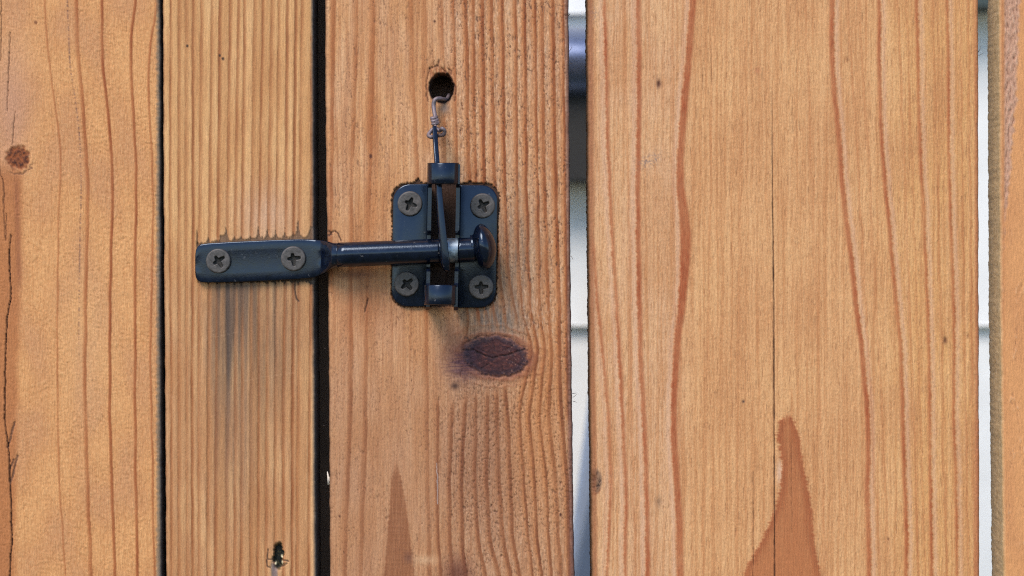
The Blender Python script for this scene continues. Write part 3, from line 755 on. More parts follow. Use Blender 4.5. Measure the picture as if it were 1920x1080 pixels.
# ---- broad plain-sawn board
def field_d(px, py):
    A0 = half([(60,860),(68,980),(75,1080),(100,1330),(120,1530),(130,1780),(125,1980),(115,2160)], 1080, 0)
    Aa = half([(105,0),(112,200),(118,540),(135,900),(148,1080),(165,1380),(180,1680),(190,1880),(182,2080),(185,2160)], 1080, 0)
    Ba = half([(232,0),(235,200),(235,500),(230,700),(235,1080),(240,1330),(255,1580),(265,1880),(268,2160)], 1080, 0)
    Ca = half([(440,0),(427,150),(410,350),(392,550),(388,680),(404,800),(412,900),(402,1080),(374,1330),(364,1580),(374,1780),(387,1930),(390,2160)], 1080, 0)
    Ea = half([(962,0),(960,120),(965,280),(975,400),(990,550),(1000,700),(1025,900),(1043,1080),(1070,1280),(1090,1480),(1098,1680),(1092,1880),(1100,2030),(1100,2160)], 1080, 0)
    Fa = half([(1138,0),(1138,200),(1143,450),(1160,700),(1180,900),(1197,1080),(1220,1330),(1230,1680),(1240,1980),(1240,2160)], 1080, 0)
    Ga = half([(1278,0),(1285,300),(1290,550),(1305,800),(1316,1080),(1325,1330),(1330,1780),(1335,2160)], 1080, 0)
    Ha = half([(1390,0),(1398,200),(1398,600),(1408,900),(1416,1080),(1420,1280),(1416,1530),(1425,1780),(1430,2160)], 1080, 0)
    y = py[:, 0]
    late = np.zeros(px.shape); pale = np.zeros(px.shape)
    def band(pts, wl, wr, st, sharp_right, seed):
        xc = path(pts, y)[:, None] + 1.0 * noise(py / 50, py * 0, seed)
        rag = 1.7 * noise(py / 4.0, py * 0, seed + 1) + 1.0 * noise(py / 13., py * 0, seed + 2)
        rag2 = .6 * noise(py / 9., py * 0, seed + 3)
        d = px - xc
        if sharp_right:   # ragged edge on the left, soft on the right
            v = sm(-2.2, 2.2, d + wl + rag) * (1 - sm(wr - 2.5, wr + 4.5, d + rag2)); p = np.exp(-((d + wl + rag + 5) / 4.5) ** 2)
        else:
            v = sm(-wl - 4.5, -wl + 2.5, d + rag2) * (1 - sm(-2.2, 2.2, d - wr + rag)); p = np.exp(-((d - wr + rag - 5) / 4.5) ** 2)
        f = .82 + .35 * noise(py / 120, py * 0, seed + 4) + .15 * noise(py / 18, px / 6, seed + 5)
        if pts[0][1] > 5: f = f * sm(pts[0][1] - 5, pts[0][1] + 50, py)
        return v * st * f, p * st
    cw = np.interp(y, [0, 150, 330, 440, 560, 700, 900, 1080], [5, 5.5, 6, 9.5, 6.5, 5, 5, 6])[:, None]
    for args in [(A0, 2.0, 2.0, .75, True, 400), (Aa, 2.4, 2.4, .9, True, 410), (Ba, 3.4, 3.8, 1.0, True, 420), (Ca, cw, cw, 1.0, True, 430),
                 (Ea, 4.0, 3.6, .95, False, 440), (Fa, 3.0, 2.6, .95, False, 450), (Ga, 2.3, 2.0, .9, False, 460), (Ha, 1.8, 1.8, .85, False, 470)]:
        v, p = band(*args); late = np.maximum(late, v); pale = np.maximum(pale, p)
    faint = line_field(px, py, [([(x, 0), (x + dx * .4, 400), (x + dx, 1080)], wd_, st_, 6) for x, dx, wd_, st_ in [(1172, 20, 1.2, .4), (1262, 8, 1.2, .35), (1283, -10, 1.2, .3), (1340, -20, 1.0, .22), (1395, -14, 1.0, .2), (1510, 40, 1.0, .25), (1590, 62, 1.2, .35), (1612, 58, 1.2, .3), (1684, 40, 1.2, .4), (1700, 36, 1.0, .3), (1750, 26, 1.2, .4), (1800, 16, 1.2, .45), (1816, 12, 1.2, .5)]], 2.0, 560)
    # cathedral tip
    yb = y
    L_ = np.interp(yb, [775, 790, 820, 870, 915, 955, 990, 1020, 1060, 1080], [1476, 1463, 1458, 1466, 1464, 1454, 1440, 1425, 1402, 1395])[:, None]
    R_ = np.interp(yb, [775, 790, 820, 865, 915, 965, 1015, 1080], [1478, 1488, 1499, 1505, 1515, 1523, 1526, 1538])[:, None]
    rg = 4.5 * noise(py / 3.0, py * 0 + px / 40, 480) + 3.0 * noise(py / 12, py * 0, 481) + 2.5 * noise(px / 2, py / 9, 535); rg2 = 3.2 * noise(py / 3.5, py * 0, 482) + 2.5 * noise(px / 2, py / 9, 536)
    tip = sm(-3.5, 3.5, px - L_ - rg) * sm(-3.5, 3.5, R_ - px + rg2) * sm(772, 790, py + 16 * noise(px / 3.0, py * 0, 483))
    fib = fbm(px / 2.4, py / 22.0, 484, 2); thin = noise(px / 2.6, py / 160., 530); thin2 = noise(px / 5.5 + .4 * noise(py / 90, px / 70, 4), py / 420., 531); fine = fbm(px / 3.0, py / 4.2, 485, 2); rip = noise(px / 45 + noise(py / 40, px / 60, 3), py / 9, 486)
    big = noise(px / 90, py / 170, 487); mid = fbm(px / 14, py / 60, 488, 2)
    ew = 1 - np.maximum(late, tip)
    h = .11 * ew * fib + .10 * ew * fine + .02 * rip + .10 * late + .06 * tip + .04 * mid
    ch = checks(px, py, 1.7, 42, .58, 489) * ew
    h -= .08 * ch
    c = np.empty(px.shape + (3,)); c[:] = (213, 158, 107)
    c = mix(c, (212, 164, 124), (1 - sm(1240, 1320, px)) * .75)
    c = mix(c, (216, 160, 98), sm(1600, 1740, px) * .6)
    c = mix(c, (196, 138, 90), sm(-.05, .55, big) * .42)
    c = mix(c, (226, 176, 122), sm(.0, .6, -big) * .3)
    c = mix(c, (194, 136, 88), sm(.0, .55, mid) * .28)
    c = mix(c, (180, 122, 76), sm(.05, .55, -fib) * .42 * ew)
    c = mix(c, (236, 190, 138), sm(.05, .55, fine) * .34 * ew)
    c = mix(c, (150, 100, 66), ch * .4)
    c = mix(c, (192, 130, 82), sm(.15, .5, thin) * .32 * ew); c = mix(c, (190, 128, 80), sm(.2, .45, thin2) * .4 * ew); c = mix(c, (232, 182, 130), sm(.2, .5, -thin2) * .3 * ew)
    c = mix(c, (216, 172, 142), np.clip(pale, 0, 1) * .5)
    c = mix(c, (178, 108, 64), faint * ew)
    c = mix(c, (166, 88, 50), late * (.84 + .22 * fib))
    c = mix(c, (174, 106, 64), tip * np.clip(.84 + .25 * thin + .2 * fib, 0, 1))
    edg = tip * (1 - sm(2, 16, np.minimum(px - L_, R_ - px))); c = mix(c, (158, 86, 50), edg * .5)
    c = mix(c, (190, 122, 76), tip * sm(1020, 1080, py) * .35)
    c = mix(c, (150, 86, 52), tip * sm(.1, .6, -fib) * .25)
    inn = tip * sm(12, 20, np.minimum(px - L_ - rg, R_ - px + rg2)) * sm(850, 940, py); c = mix(c, (190, 124, 78), inn * .5)
    pr = np.exp(-(((px - 1462) / 6) ** 2 + ((py - 885) / 22) ** 2)) * (1 - tip); c = mix(c, (224, 186, 160), pr * .7)
    # splits
    for i, (pts, wd, dk) in enumerate([([(1448,165),(1448.5,350),(1451,540),(1452,800),(1453,1110)], 1.9, .95), ([(1413,885),(1413,1000),(1412,1110)], 1.3, .8), ([(1430,128),(1430,152)], 1., .5),
                         ([(1484,830),(1485,1000)], .8, .5), ([(1534,1010),(1535,1075)], .9, .5), ([(1318,120),(1318,170)], .9, .5), ([(1334,70),(1334,160)], .8, .45), ([(1486,180),(1487,250)], .8, .4)]):
        m = crack(px, py, pts, wd * (.5 if i == 0 else .3), 500 + i, .5)
        if i == 0: m = m * (.25 + .75 * sm(180, 430, py)) * (.8 + .3 * noise(py / 25, py * 0, 545))
        if i > 0: m = m * (.45 + .4 * noise(py / 12, py * 0, 540 + i))
        c = mix(c, (62, 38, 26), np.clip(m, 0, 1) * dk); h -= .8 * np.clip(m, 0, 1) * dk
    # pin knots and marks
    for x, y_, sx_, sy_, col, st in [(1235,157,4.5,9,(86,48,32),.9), (1772,638,4.0,8,(112,70,44),.9), (1394,753,2.6,2.8,(84,62,54),.9), (1235,942,7,12,(150,112,82),.7), (1589,112,2,6,(128,80,48),.7), (1420,132,6,7,(180,112,76),.5), (1666,1011,2,3,(120,70,46),.7), (1815,630,2.4,5,(150,96,60),.7)]:
        m = np.exp(-(np.hypot((px - x) / sx_, (py - y_) / sy_) ** 2) * 1.3); c = mix(c, col, m * st); h -= .12 * m * st
    gs = np.exp(-(((px - 1218) / 18) ** 2 + ((py - 301 + (px - 1218) * .35) / 11) ** 2)) * sm(.0, .3, noise(px / 4, py / 4, 520)); c = mix(c, (136, 116, 110), gs * .75)
    gs = np.exp(-(((px - 1112) / 7) ** 2 + ((py - 26) / 14) ** 2)) * sm(-.1, .3, noise(px / 3, py / 4, 521)); c = mix(c, (134, 114, 108), gs * .7)
    # small edge knot
    kr = np.hypot((px - 1117) / 12, (py - 902) / 24)
    wv = noise(px / 5, py / 5 + kr * 3, 522)
    k = 1 - sm(.7, 1.15, kr + .15 * wv)
    c = mix(c, (122, 92, 72), k * .7); c = mix(c, (50, 34, 28), k * sm(.0, .5, wv) * .8)
    c = mix(c, (26, 18, 16), np.exp(-(((px - 1110) / 5) ** 2 + ((py - 903) / 15) ** 2)) * .95)
    h += -.25 * k * sm(-.2, .5, wv) - .9 * np.exp(-(((px - 1110) / 4) ** 2 + ((py - 903) / 13) ** 2))
    arc = np.exp(-((np.hypot((px - 1112) / 15, (py - 910) / 17) - 1) / .07) ** 2) * sm(912, 918, py); c = mix(c, (130, 76, 50), arc * .6)
    # warm arrises
    le = np.interp(y, [0, 540, 1080], [1103, 1105, 1111])[:, None]; c = mix(c, (158, 98, 62), (1 - sm(5, 13, px - le)) * .7)
    c = mix(c, (176, 102, 66), sm(1824, 1833, px) * .7)
    return h, c

# ---- last board at the right
def field_e(px, py):
    ln = [([(x, 0), (x + 8, 500), (x + 3, 1080)], 3.0, .8, 5) for x in (1965, 2010, 2060, 2120, 2190, 2270, 2350, 2430, 2500)]
    late = line_field(px, py, ln, 1.0, 600)
    n1 = fbm(px / 3.4, py / 13, 601, 3); n2 = noise(px / 50, py / 120, 602)
    c = np.empty(px.shape + (3,)); c[:] = (216, 154, 100)
    c = mix(c, (200, 138, 90), sm(-.1, .5, n2) * .4)
    xr = np.interp(py[:, 0], [0, 200, 330, 460, 600, 1080], [1912, 1904, 1893, 1880, 1872, 1872])[:, None] + 4 * noise(py / 12, py * 0, 603)
    rough = (1 - sm(-3, 4, px - xr)) * sm(1880, 1886, px)
    rough2 = sm(.1, .6, noise(px / 16, py / 60, 604)) * .7
    h = .12 * n1 + .10 * late + .30 * rough * n1 + .2 * rough2 * n1 - .12 * rough
    c = mix(c, (190, 148, 126), rough * .75)
    c = mix(c, (226, 190, 160), np.clip(rough + rough2, 0, 1) * sm(.1, .5, n1) * .45)
    c = mix(c, (126, 84, 62), np.clip(rough + rough2, 0, 1) * sm(.12, .5, -n1) * .6)
    c = mix(c, (172, 100, 60), late * .85)
    c = mix(c, (168, 106, 66), np.exp(-((px - 1876) / 6) ** 2) * .7)
    return h, c

GATE = empty('gate', (-0.15, 0, BOT))
FENCE = empty('fence_section', (0.12, 0, BOT))
tag(GATE, 'weathered cedar gate boards on the side carrying the long latch bar', 'gate')
tag(FENCE, 'weathered cedar fence boards carrying the latch keep, big knot and bored hole', 'fence')
plank(GATE, [(-436, 0), (-436, 1080)], [(299.5, 0), (300, 400), (301.5, 1080)], field_a, (96, 78, 62), (112, 108, 104), 1,
      label='gate board with a small round knot and long splits')
plank(GATE, [(304.5, 0), (307, 500), (311, 1080)], [(587, 0), (588.5, 500), (592, 1080)], field_b, (120, 82, 56), (104, 98, 96), 2,
      label='narrow straight-grained gate board under the latch bar')
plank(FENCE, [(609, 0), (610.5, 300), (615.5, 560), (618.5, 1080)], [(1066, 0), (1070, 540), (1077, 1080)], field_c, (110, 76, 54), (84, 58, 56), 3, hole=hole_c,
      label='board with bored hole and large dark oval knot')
plank(FENCE, [(1101, 0), (1103, 400), (1105, 620), (1110, 1080)], [(1835, 0), (1836, 540), (1837.5, 1080)], field_d, (104, 72, 46), (150, 98, 66), 4,
      label='broad board with bold red growth lines and a split')
plank(FENCE, [(1874, 0), (1875, 300), (1876, 540), (1882, 1080)], [(2608, 0), (2610, 1080)], field_e, (208, 176, 130), (120, 90, 64), 5,
      label='board with rough greenish sawn edge')

# timbers behind the boards
def timber(name, parent, x0, x1, y0, y1, z0, z1):
    V, F = box(x0, x1, y0, y1, z0, z1, 0.004)
    return obj(name, V, F, ROUGH_TIMBER, parent, smooth=False, origin=((x0 + x1) / 2, y0, z0))
X = lambda px: (px - 960) * S
T = THICK / 1000
timber('stile', GATE, X(60), X(552), T + .0015, T + .04, .10, 1.70)
timber('rail', GATE, X(-430), X(58), T + .0015, T + .04, .25, .34)
timber('rail', GATE, X(-430), X(58), T + .0015, T + .04, 1.48, 1.57)
timber('post', FENCE, X(562), X(1040), T + .0015, T + .092, -.02, 1.78)
timber('rail', FENCE, X(1042), X(2600), T + .0015, T + .04, .25, .34)
timber('rail', FENCE, X(1042), X(2600), T + .0015, T + .04, 1.48, 1.57)

# small splinters on the arrises
def splinter(name, px, py, h, L, ang, wpx, mat, parent):
    p0 = P(px, py, h); p1 = P(px + L * math.cos(ang), py - L * math.sin(ang), h + 1.0)
    mid = (p0 + p1) / 2 + Vector((0.0002, -0.0003, 0))
    V, F = tube([p0, mid, p1], [wpx * S, wpx * .8 * S, wpx * .2 * S], 6)
    return obj(name, V, F, mat, parent)
PALE = paint('pale_wood_fibre', (0.62, 0.55, 0.47), 0.8, 900, .2)
DARKF = paint('dark_wood_fibre', (0.06, 0.04, 0.03), 0.8, 900, .2)
splinter('splinter', 617, 908, -3, 24, math.radians(98), 3.2, PALE, FENCE)
splinter('splinter', 617, 905, -3, 12, math.radians(80), 2.2, PALE, FENCE)
r = np.random.default_rng(21)
for px, py, L, a in [(1068,98,14,60),(1070,120,9,20),(1073,622,16,75),(1075,738,9,10),(1076,745,10,40),(1076,752,8,-20),(1068,30,8,70),(1072,480,9,-60),(1836,98,14,70),(1837,104,10,30),(1102,50,8,110),(1103,390,12,100),(613,800,7,150),(615,655,6,160)]:
    splinter('splinter', px - 2, py, -1.0, L, math.radians(a), .55, DARKF, FENCE)

# ------------------------------------------------------------------ hardware
def screw(parent, px, py, h, rot, rad=23.0, tilt=(0, 0)):
    """countersunk-style cross-recess head as a displaced disc with a skirt"""
    R = rad * S; c = P(px, py, h); nr, na = 26, 72
    hd = 0.0013
    V = []; F = []; deps = []
    rs = np.concatenate([np.linspace(0, .9, nr - 5), [.94, .975, 1.0, 1.0, 1.0]])
    zs = np.concatenate([np.zeros(nr - 5), [-.05, -.16, -.4, -.8, -1.3]])
    rr = np.random.default_rng(int(px * 7 + py))
    ja = rr.uniform(-.03, .03, 4)
    for i in range(nr):
        for k in range(na):
            t = 2 * math.pi * k / na
            x, z = rs[i] * math.cos(t), rs[i] * math.sin(t)
            dep = 0.0
            for q in range(4):
                a = math.radians(rot) + q * math.pi / 2 + ja[q]
                u, v = x * math.cos(a) + z * math.sin(a), -x * math.sin(a) + z * math.cos(a)
                ln = .52 + .12 * math.sin(q * 2.1 + rot)
                wdt = .20 * (1 - .5 * max(0, u) / ln)
                if -.1 < u < ln and abs(v) < wdt:
                    s_ = min(1, (ln - u) / .12) * min(1, (wdt - abs(v)) / .05)
                    dep = max(dep, s_ * (.36 - .12 * u))
            chip = .02 * float(noise(x * 6, z * 6, int(px)))
            y_ = hd * (1 + .05 * (1 - rs[i] ** 2) + chip * (rs[i] < .95)) + zs[i] * hd * .95 - dep * .0033
            y_ += (x * tilt[0] + z * tilt[1]) * R
            V.append(c + Vector((x * R, -y_, z * R))); deps.append(dep)
    for i in range(nr - 1):
        for k in range(na):
            k2 = (k + 1) % na
            F.append((i * na + k, i * na + k2, (i + 1) * na + k2, (i + 1) * na + k))
    o = obj('screw', V, F, SCREW, parent, origin=c)
    o.data.materials.append(SHADE_BLACK)  # cross recess faces blackened to deepen their shade
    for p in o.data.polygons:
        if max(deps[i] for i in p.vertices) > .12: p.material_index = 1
    return o

# --- latch bar
BAR = empty('latch_bar', P(470, 490, 0))
tag(BAR, 'black enamelled latch bar with flattened screwed end and mushroom knob', 'latch bar')
RODH = 8.0   # mm, axis of the round part in front of the boards
def bar_sections():
    # px, centre py, half height px, half depth px, axis height mm, exponent
    K = [(366.5,495,20,3.5,1.3,3.2),(368,494.5,27,5.0,1.3,4.0),(371,494,32,5.8,1.3,5),(377,493.5,35.5,6.2,1.3,6),(392,493,37,6.3,1.3,7),(440,491,37.8,6.3,1.3,7),(500,488.5,38,6.3,1.3,7),(560,486,37.5,6.3,1.3,7),
         (580,485.2,36.5,6.4,1.35,6),(592,484.4,35,7.0,1.6,5),(602,483,32.5,9,2.4,4),(610,481.5,30,12.5,4.2,3),(617,480,26.5,17,6.2,2.4),(624,478.8,23.5,20.5,7.5,2.1),(634,478,22.2,22,8.0,2)]
    return K
def bar_ring(px, py, hh, hd, ax, e, n=64, groove=0.0):
    c = P(px, py, ax); out = []
    for k in range(n):
        t = 2 * math.pi * k / n
        ct, st = math.cos(t), math.sin(t)
        a = math.copysign(abs(ct) ** (2 / e), ct); b_ = math.copysign(abs(st) ** (2 / e), st)
        dd = hd * b_
        if b_ > 0: dd -= groove * math.exp(-((a * hh + 2) / 8.0) ** 2) * hd - .10 * groove * hd
        # b_ > 0 faces the camera (-Y)
        out.append(c + Vector((0, -dd * S, a * hh * S)))
    return out
K = bar_sections()
xs_ = np.array([k[0] for k in K])
px_d = np.concatenate([np.linspace(366.5, 380, 12), np.linspace(384, 580, 24), np.linspace(584, 634, 34)])
secs = []
for x in px_d:
    v = [float(np.interp(x, xs_, [k[i] for k in K])) for i in range(1, 6)]
    g = .26 * float(sm(395, 425, x) * (1 - sm(520, 560, x))) + .45 * float(np.exp(-((x - 606) / 7.0) ** 2)) + .3 * float(np.exp(-((x - 371) / 8.0) ** 2))
    secs.append(bar_ring(x, *v, groove=g))
V, F = loft(secs)
flange = obj('flange', V, F, ENAMEL, BAR)
def rod_c(px): return float(np.interp(px, [634, 800, 890, 930], [478, 471.5, 467.5, 465.8]))
def rod_rings(x0, x1, n, r):
    return [ring(P(x, rod_c(x), RODH), Vector((0, -1, 0)) * r * S, Vector((.03, 0, 1)) * r * S, 2, 48) for x in np.linspace(x0, x1, n)]
V, F = loft(rod_rings(633.5, 833, 16, 23.0)); rod = obj('rod', V, F, ENAMEL, BAR)
# bare band where the pawl has rubbed the paint away, ragged ends
n = 48; sec = []
for j, x in enumerate([832, 836, 846, 855, 859]):
    rg = ring(P(x, rod_c(x), RODH), Vector((0, -1, 0)) * 22.6 * S, Vector((.03, 0, 1)) * 22.6 * S, 2, n)
    sec.append(rg)
V, F = loft(sec, False); obj('worn_band', V, F, STEEL, rod)
V, F = loft(rod_rings(857, 893, 6, 22.4)); V = [Vector(v) for v in V]
for k in range(48): V[k].x += 0.0005 * float(noise(k * .9, 0, 77)) + .0002 * float(noise(k * 2.3, 0, 78))
obj('neck', V, F, ENAMEL, BAR)
prof = [(884,22),(888,22.4),(890.5,24.5),(893,31),(897,37.5),(902,41.5),(906,42.8),(909,42.6),(913,40.5),(918,35.5),(923,28),(927,18),(929.5,8),(930.2,.6)]
ax_t = Vector((1, 0, .045)).normalized(); upv = Vector((-.12, 0, 1)).normalized()
secs = [ring(P(x, 462.5 + (x - 905) * -.02, RODH), Vector((0, -1, 0)) * rr * S, upv * rr * S, 2, 56) for x, rr in catmull(prof, 3)]
V, F = loft(secs); obj('knob', V, F, ENAMEL, BAR)
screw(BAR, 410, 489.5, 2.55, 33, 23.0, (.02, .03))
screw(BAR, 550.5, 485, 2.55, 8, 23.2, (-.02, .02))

# --- keep (hat-section stamping with two bridges)
KEEP = empty('latch_keep', P(830, 460, 0))
tag(KEEP, 'black enamelled latch keep with four screws and two arched bridges', 'latch keep')
def sh(py): return -(py - 460) * .018
def plate_outline(x0, x1, y0, y1, rl, rr_):
    pts = []
    def arc(cx, cy, rad, a0, a1):
        if rad < 1: pts.append((cx, cy)); return
        for k in range(9):
            t = math.radians(a0 + (a1 - a0) * k / 8); pts.append((cx + rad * math.cos(t), cy + rad * math.sin(t)))
    arc(x0 + rl, y0 + rl, rl, 180, 270); arc(x1 - rr_, y0 + rr_, rr_, 270, 360)
    arc(x1 - rr_, y1 - rr_, rr_, 0, 90); arc(x0 + rl, y1 - rl, rl, 90, 180)
    return pts
def sheet(name, pts, parent, h0, h1, bev=2.2):
    cx = sum(p[0] for p in pts) / len(pts); cy = sum(p[1] for p in pts) / len(pts)
    def inset(k):
        out = []
        for x, y in pts:
            dx, dy = x - cx, y - cy
            out.append((x - math.copysign(min(k, abs(dx)), dx), y - math.copysign(min(k, abs(dy)), dy)))
        return out
    rings = []
    for k, h in ((0, h0), (0, h1 - .35), (bev * .3, h1 - .12), (bev, h1)):
        rings.append([P(x + sh(y), y, h) for x, y in inset(k)])
    V, F = loft(rings)
    o = obj(name, V, F, ENAMEL, parent, smooth=True)
    md = o.modifiers.new('bevel_normals', 'EDGE_SPLIT'); md.split_angle = math.radians(50)
    return o
sheet('plate', plate_outline(735.5, 801, 345, 575, 31, 2), KEEP, -.3, 1.5)
sheet('plate', plate_outline(860, 931.5, 347, 577, 2, 30), KEEP, -.3, 1.5)
# side walls with an open notch for the bar
def wall(xa, xb, sl, name='side_wall'):
    poly = [(312,7),(308,13),(308,17),(345,17),(349,13.5),(352,12.8),(432,12.8),(437,11),(441,2.6),(500,2.6),(504,11),(509,12.8),(531,12.8),(535,14),(538,17),(575,17),(582,14),(583,7),(576,.2),(350,.2),(346,3),(338,7)]
    def fn(y, h, x): return P(x + sh(y) + sl * h, y, h)
    V, F = extrude_poly(poly, fn, xa, xb)
    return obj(name, V, F, ENAMEL, KEEP, smooth=False)
wall(800, 807, 0.05)
wall(854, 861, -0.05)
def bridge(y0, y1, xl, xr):
    hw = (xr - xl) / 2 + .5; cx = (xl + xr) / 2; th = 7.0
    rw = hw * S * 1000
    path_ = []
    for k in range(25):
        t = math.pi * k / 24
        path_.append((-math.cos(t), math.sin(t)))
    secs = []
    base_h = 15.2
    pl = [(-1.0, 0, 12.0)] + [(a, b, base_h) for a, b in path_] + [(1.0, 0, 12.0)]
    for a, b, hh in pl:
        def pt(scale, y):
            e = 1.0
            aa = math.copysign(abs(a) ** e, a); bb = b ** e if b > 0 else 0
            x = cx + aa * (hw - (1 - (1 if scale > .6 else scale)) * th) ; h = hh + bb * (rw * .98 - (1 - scale) * th * S * 1000)
            return P(x + sh(y), y, h)
        q = 2.2; dy = y1 - y0
        secs.append([pt(.8, y0 + q), pt(1.12, y0 + .22 * dy), pt(1.3, y0 + .5 * dy), pt(1.34, y1 - .22 * dy), pt(1.2, y1 - q), pt(.95, y1 - .4), pt(.5, y1), pt(0, y1 - q), pt(0, y0 + q), pt(.4, y0), pt(.75, y0 + .5)])
    V, F = loft(secs)
    o = obj('bridge', V, F, ENAMEL, KEEP, smooth=True)
    return o
bridge(305, 345, 799, 858)
bridge(534, 572, 797.5, 857)
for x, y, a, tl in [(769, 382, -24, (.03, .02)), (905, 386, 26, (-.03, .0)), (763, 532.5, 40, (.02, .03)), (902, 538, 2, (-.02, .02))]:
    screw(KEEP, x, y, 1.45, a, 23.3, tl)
# pawl
pp = catmull([(814,236,8.6,3.2,.7),(815.5,250,10.0,4.6,1.0),(817,275,12.8,4.7,1.1),(819,305,14.6,5.0,1.5),(822,345,15.8,5.4,2.0),(826,400,16.2,6.4,2.4),(831,455,16.2,7.4,2.6),(834.5,490,16.0,7.6,2.6),(837,505,15.6,5.5,1.8),(837.8,509,15.4,2.5,1.0)], 6)
secs = []
for x, y, h, wx, wd in pp:
    c = P(x, y, h); yaw = .16
    u = Vector((math.cos(yaw), math.sin(yaw), 0)) * wx * S; v = Vector((math.sin(yaw), -math.cos(yaw), 0)) * wd * 1e-3
    secs.append(ring(c, u, v, 4.5, 28))
V, F = loft(secs); obj('pawl', V, F, ENAMEL, KEEP)

# --- tie wire from the bored hole to the pawl
def tp(l): return [P(*q) for q in l]
wire = catmull([(842,178,-7),(838,186,-3),(832,186,.5),(824,184.5,2.4),(816,187,2.9),(813,196,3.0),(814,208,3.6),(816,220,5.0),(818,232,7.0)], 8)
rad = np.interp(np.linspace(0, 1, len(wire)), [0, .3, .5, 1], [.7, .7, .8, .75])
V, F = tube([P(*q) for q in wire], [x * 1e-3 for x in rad], 12)
n0 = len(V)
coil = []
for k in range(70):
    t = k / 69; a = 2 * math.pi * 2.6 * t
    coil.append(P(813.5 + 3.2 * t + 5.0 * math.cos(a), 219 + 14 * t + 1.3 * math.sin(a), 5.0 + 2.0 * t + .95 * math.sin(a)))
V2, F2 = tube(coil, .62e-3, 10)
loop = catmull([(818,236,8.2),(808,246,8.8),(803.5,254,10),(809,257,11.2),(815,255,7.6),(824,254,7.8),(832,252,9.2),(833.5,245,10.2),(829,241,10.4),(824,245,8.4),(817,240,8)], 8)
V3, F3 = tube([P(*q) for q in loop], .72e-3, 10)
F = [*F] + [tuple(i + n0 for i in f) for f in F2] + [tuple(i + n0 + len(V2) for i in f) for f in F3]
tag(obj('tie_wire', V + V2 + V3, F, WIRE, origin=P(816, 220, 0)), 'dull twisted wire coming out of the bored hole to the latch', 'wire')

# ------------------------------------------------------------------ the house behind
WY = 1.0; KW = (D + WY) / D
def W(px, py, off=0.0):
    k = (D + WY - off) / D
    return Vector(((px - 960) * S * k, WY - off, Z0 - (py - 540) * S * k))
HOUSE = empty('house', (0, WY, 0))
tag(HOUSE, 'white lap-sided house wall seen through the gaps between boards', 'house')
lap = 580 * S * KW
zl = W(0, 610).z
z = zl - lap * math.floor(zl / lap)
z -= lap
while z < 2.7:
    zb = max(z, -.05); 
    prof = [(-.016, zb), (-.014, zb + .001), (-.005, z + lap + .012), (.0, z + lap + .012), (.0, zb)]
    V, F = loft([[Vector((x, WY + a, b)) for a, b in prof] for x in np.linspace(-1.9, 2.3, 3)])
    obj('siding_board', V, F, SIDING, HOUSE, smooth=False, origin=(0, WY, zb))
    z += lap
V, F = box(-1.9, 2.3, WY + .002, WY + .12, -.05, 2.72); obj('wall_core', V, F, SIDING, HOUSE, smooth=False)
V, F = box(-2.0, 2.4, WY - .10, WY + .3, 2.74, 2.80); obj('eave', V, F, SIDING, HOUSE, smooth=False)
# window whose sill corner shows in the right gap
wb = W(1845, 26).z; wx0 = W(1700, 0).x
def frame_bar(x0, x1, z0, z1, y0=.03): 
    V, F = box(x0, x1, WY - y0, WY - .004, z0, z1, .003); return obj('window_frame', V, F, FRAME, HOUSE, smooth=False)
frame_bar(wx0, wx0 + .9, wb, wb + .06, .05)
frame_bar(wx0, wx0 + .06, wb + .061, wb + .9); frame_bar(wx0 + .84, wx0 + .9, wb + .061, wb + .9); frame_bar(wx0, wx0 + .9, wb + .901, wb + .96)
V, F = box(wx0 + .061, wx0 + .839, WY - .024, WY - .018, wb + .061, wb + .9); obj('window_pane', V, F, GLASS, HOUSE, smooth=False)

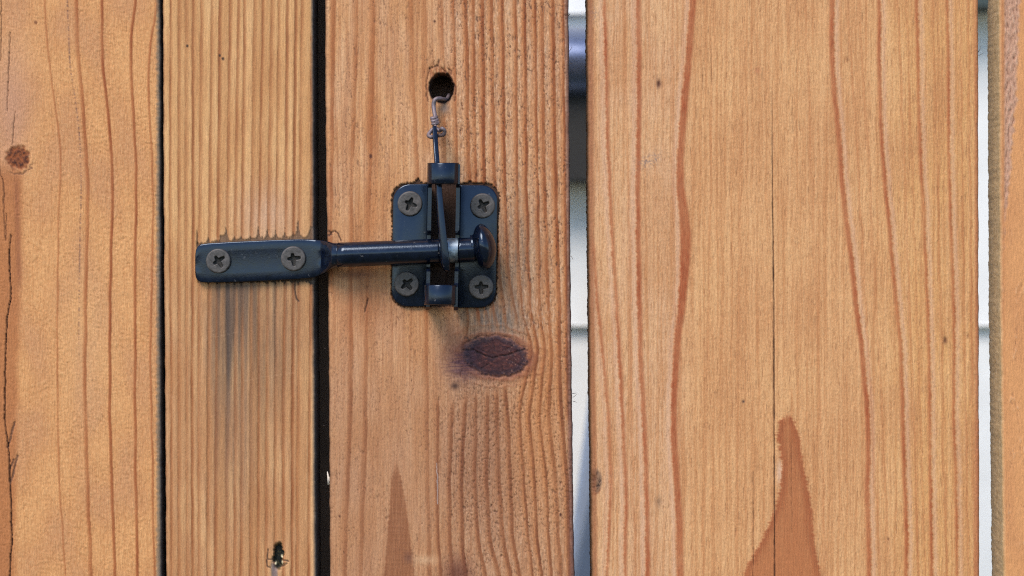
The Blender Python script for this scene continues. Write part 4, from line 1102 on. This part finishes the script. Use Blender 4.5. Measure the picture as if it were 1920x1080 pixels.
# rounded metal hood on the wall
zc0, zc1 = W(0, 338, .05).z, W(0, 48, .05).z
hr = (zc1 - zc0) / 2; zc = (zc0 + zc1) / 2; xc = W(1086, 0).x
secs = []
for x, kx in [(-.11, .80), (-.108, .93), (-.10, 1), (.10, 1), (.108, .93), (.11, .80)]:
    rg = []
    for k in range(25):
        t = math.pi * k / 24 - math.pi / 2
        rg.append(Vector((xc + x, WY - .017 - (.02 + .05 * math.cos(t) * kx), zc + hr * (math.sin(t) * kx * .5 + .5))))
    rg += [Vector((xc + x, WY - .017, zc + hr * (.5 + .5 * kx))), Vector((xc + x, WY - .017, zc + hr * (.5 - .5 * kx)))]
    secs.append(rg)
V, F = loft(secs)
hood = obj('wall_hood', V, F, HOOD, origin=(xc, WY - .017, zc))
hood.modifiers.new('edge', 'EDGE_SPLIT').split_angle = math.radians(45)
V, F = box(xc - .095, xc + .095, WY - .06, WY - .016, zc - hr, zc + .06 * hr, .006)
obj('dark_underside', V, F, SHADE_BLACK, hood, smooth=False)  # black box added to make the hood's shaded lower half dark
tag(hood, 'rounded blue-grey metal hood on white wall in the wide gap', 'hood')

# boards leaning against the house
def leaning(name, pa, pb, y0, y1, width, top, mat, label):
    """left edge passes through photo points pa, pb at depth y (m behind the board face)"""
    k = (D + y0 + .8 * (y1 - y0)) / D
    A = Vector(((pa[0] - 960) * S * k, 0, Z0 - (pa[1] - 540) * S * k)); B = Vector(((pb[0] - 960) * S * k, 0, Z0 - (pb[1] - 540) * S * k))
    sl = (A.x - B.x) / (A.z - B.z)
    def xl(zz): return B.x + sl * (zz - B.z)
    V = []
    for zz, yy in ((0.0, y0), (top, y1)):
        for dx, dy in ((0, 0), (width, 0), (width, .016), (0, .016)):
            V.append(Vector((xl(zz) + dx, yy + dy, zz)))
    F = [(3, 2, 1, 0), (4, 5, 6, 7), (0, 1, 5, 4), (1, 2, 6, 5), (2, 3, 7, 6), (3, 0, 4, 7)]
    o = obj(name, V, F, mat, smooth=False, origin=(xl(0), y0, 0))
    bv = o.modifiers.new('bevel', 'BEVEL'); bv.width = .003; bv.segments = 2
    return tag(o, label, 'board')
leaning('leaning_board', (1106, 745), (1078, 950), .70, .965, .16, 1.25, PANEL_A, 'blue-grey painted board leaning against the white wall')
leaning('leaning_board', (1108, 945), (1079, 1075), .62, .90, .13, 1.08, PANEL_B, 'dark navy board leaning in front of the blue-grey board')
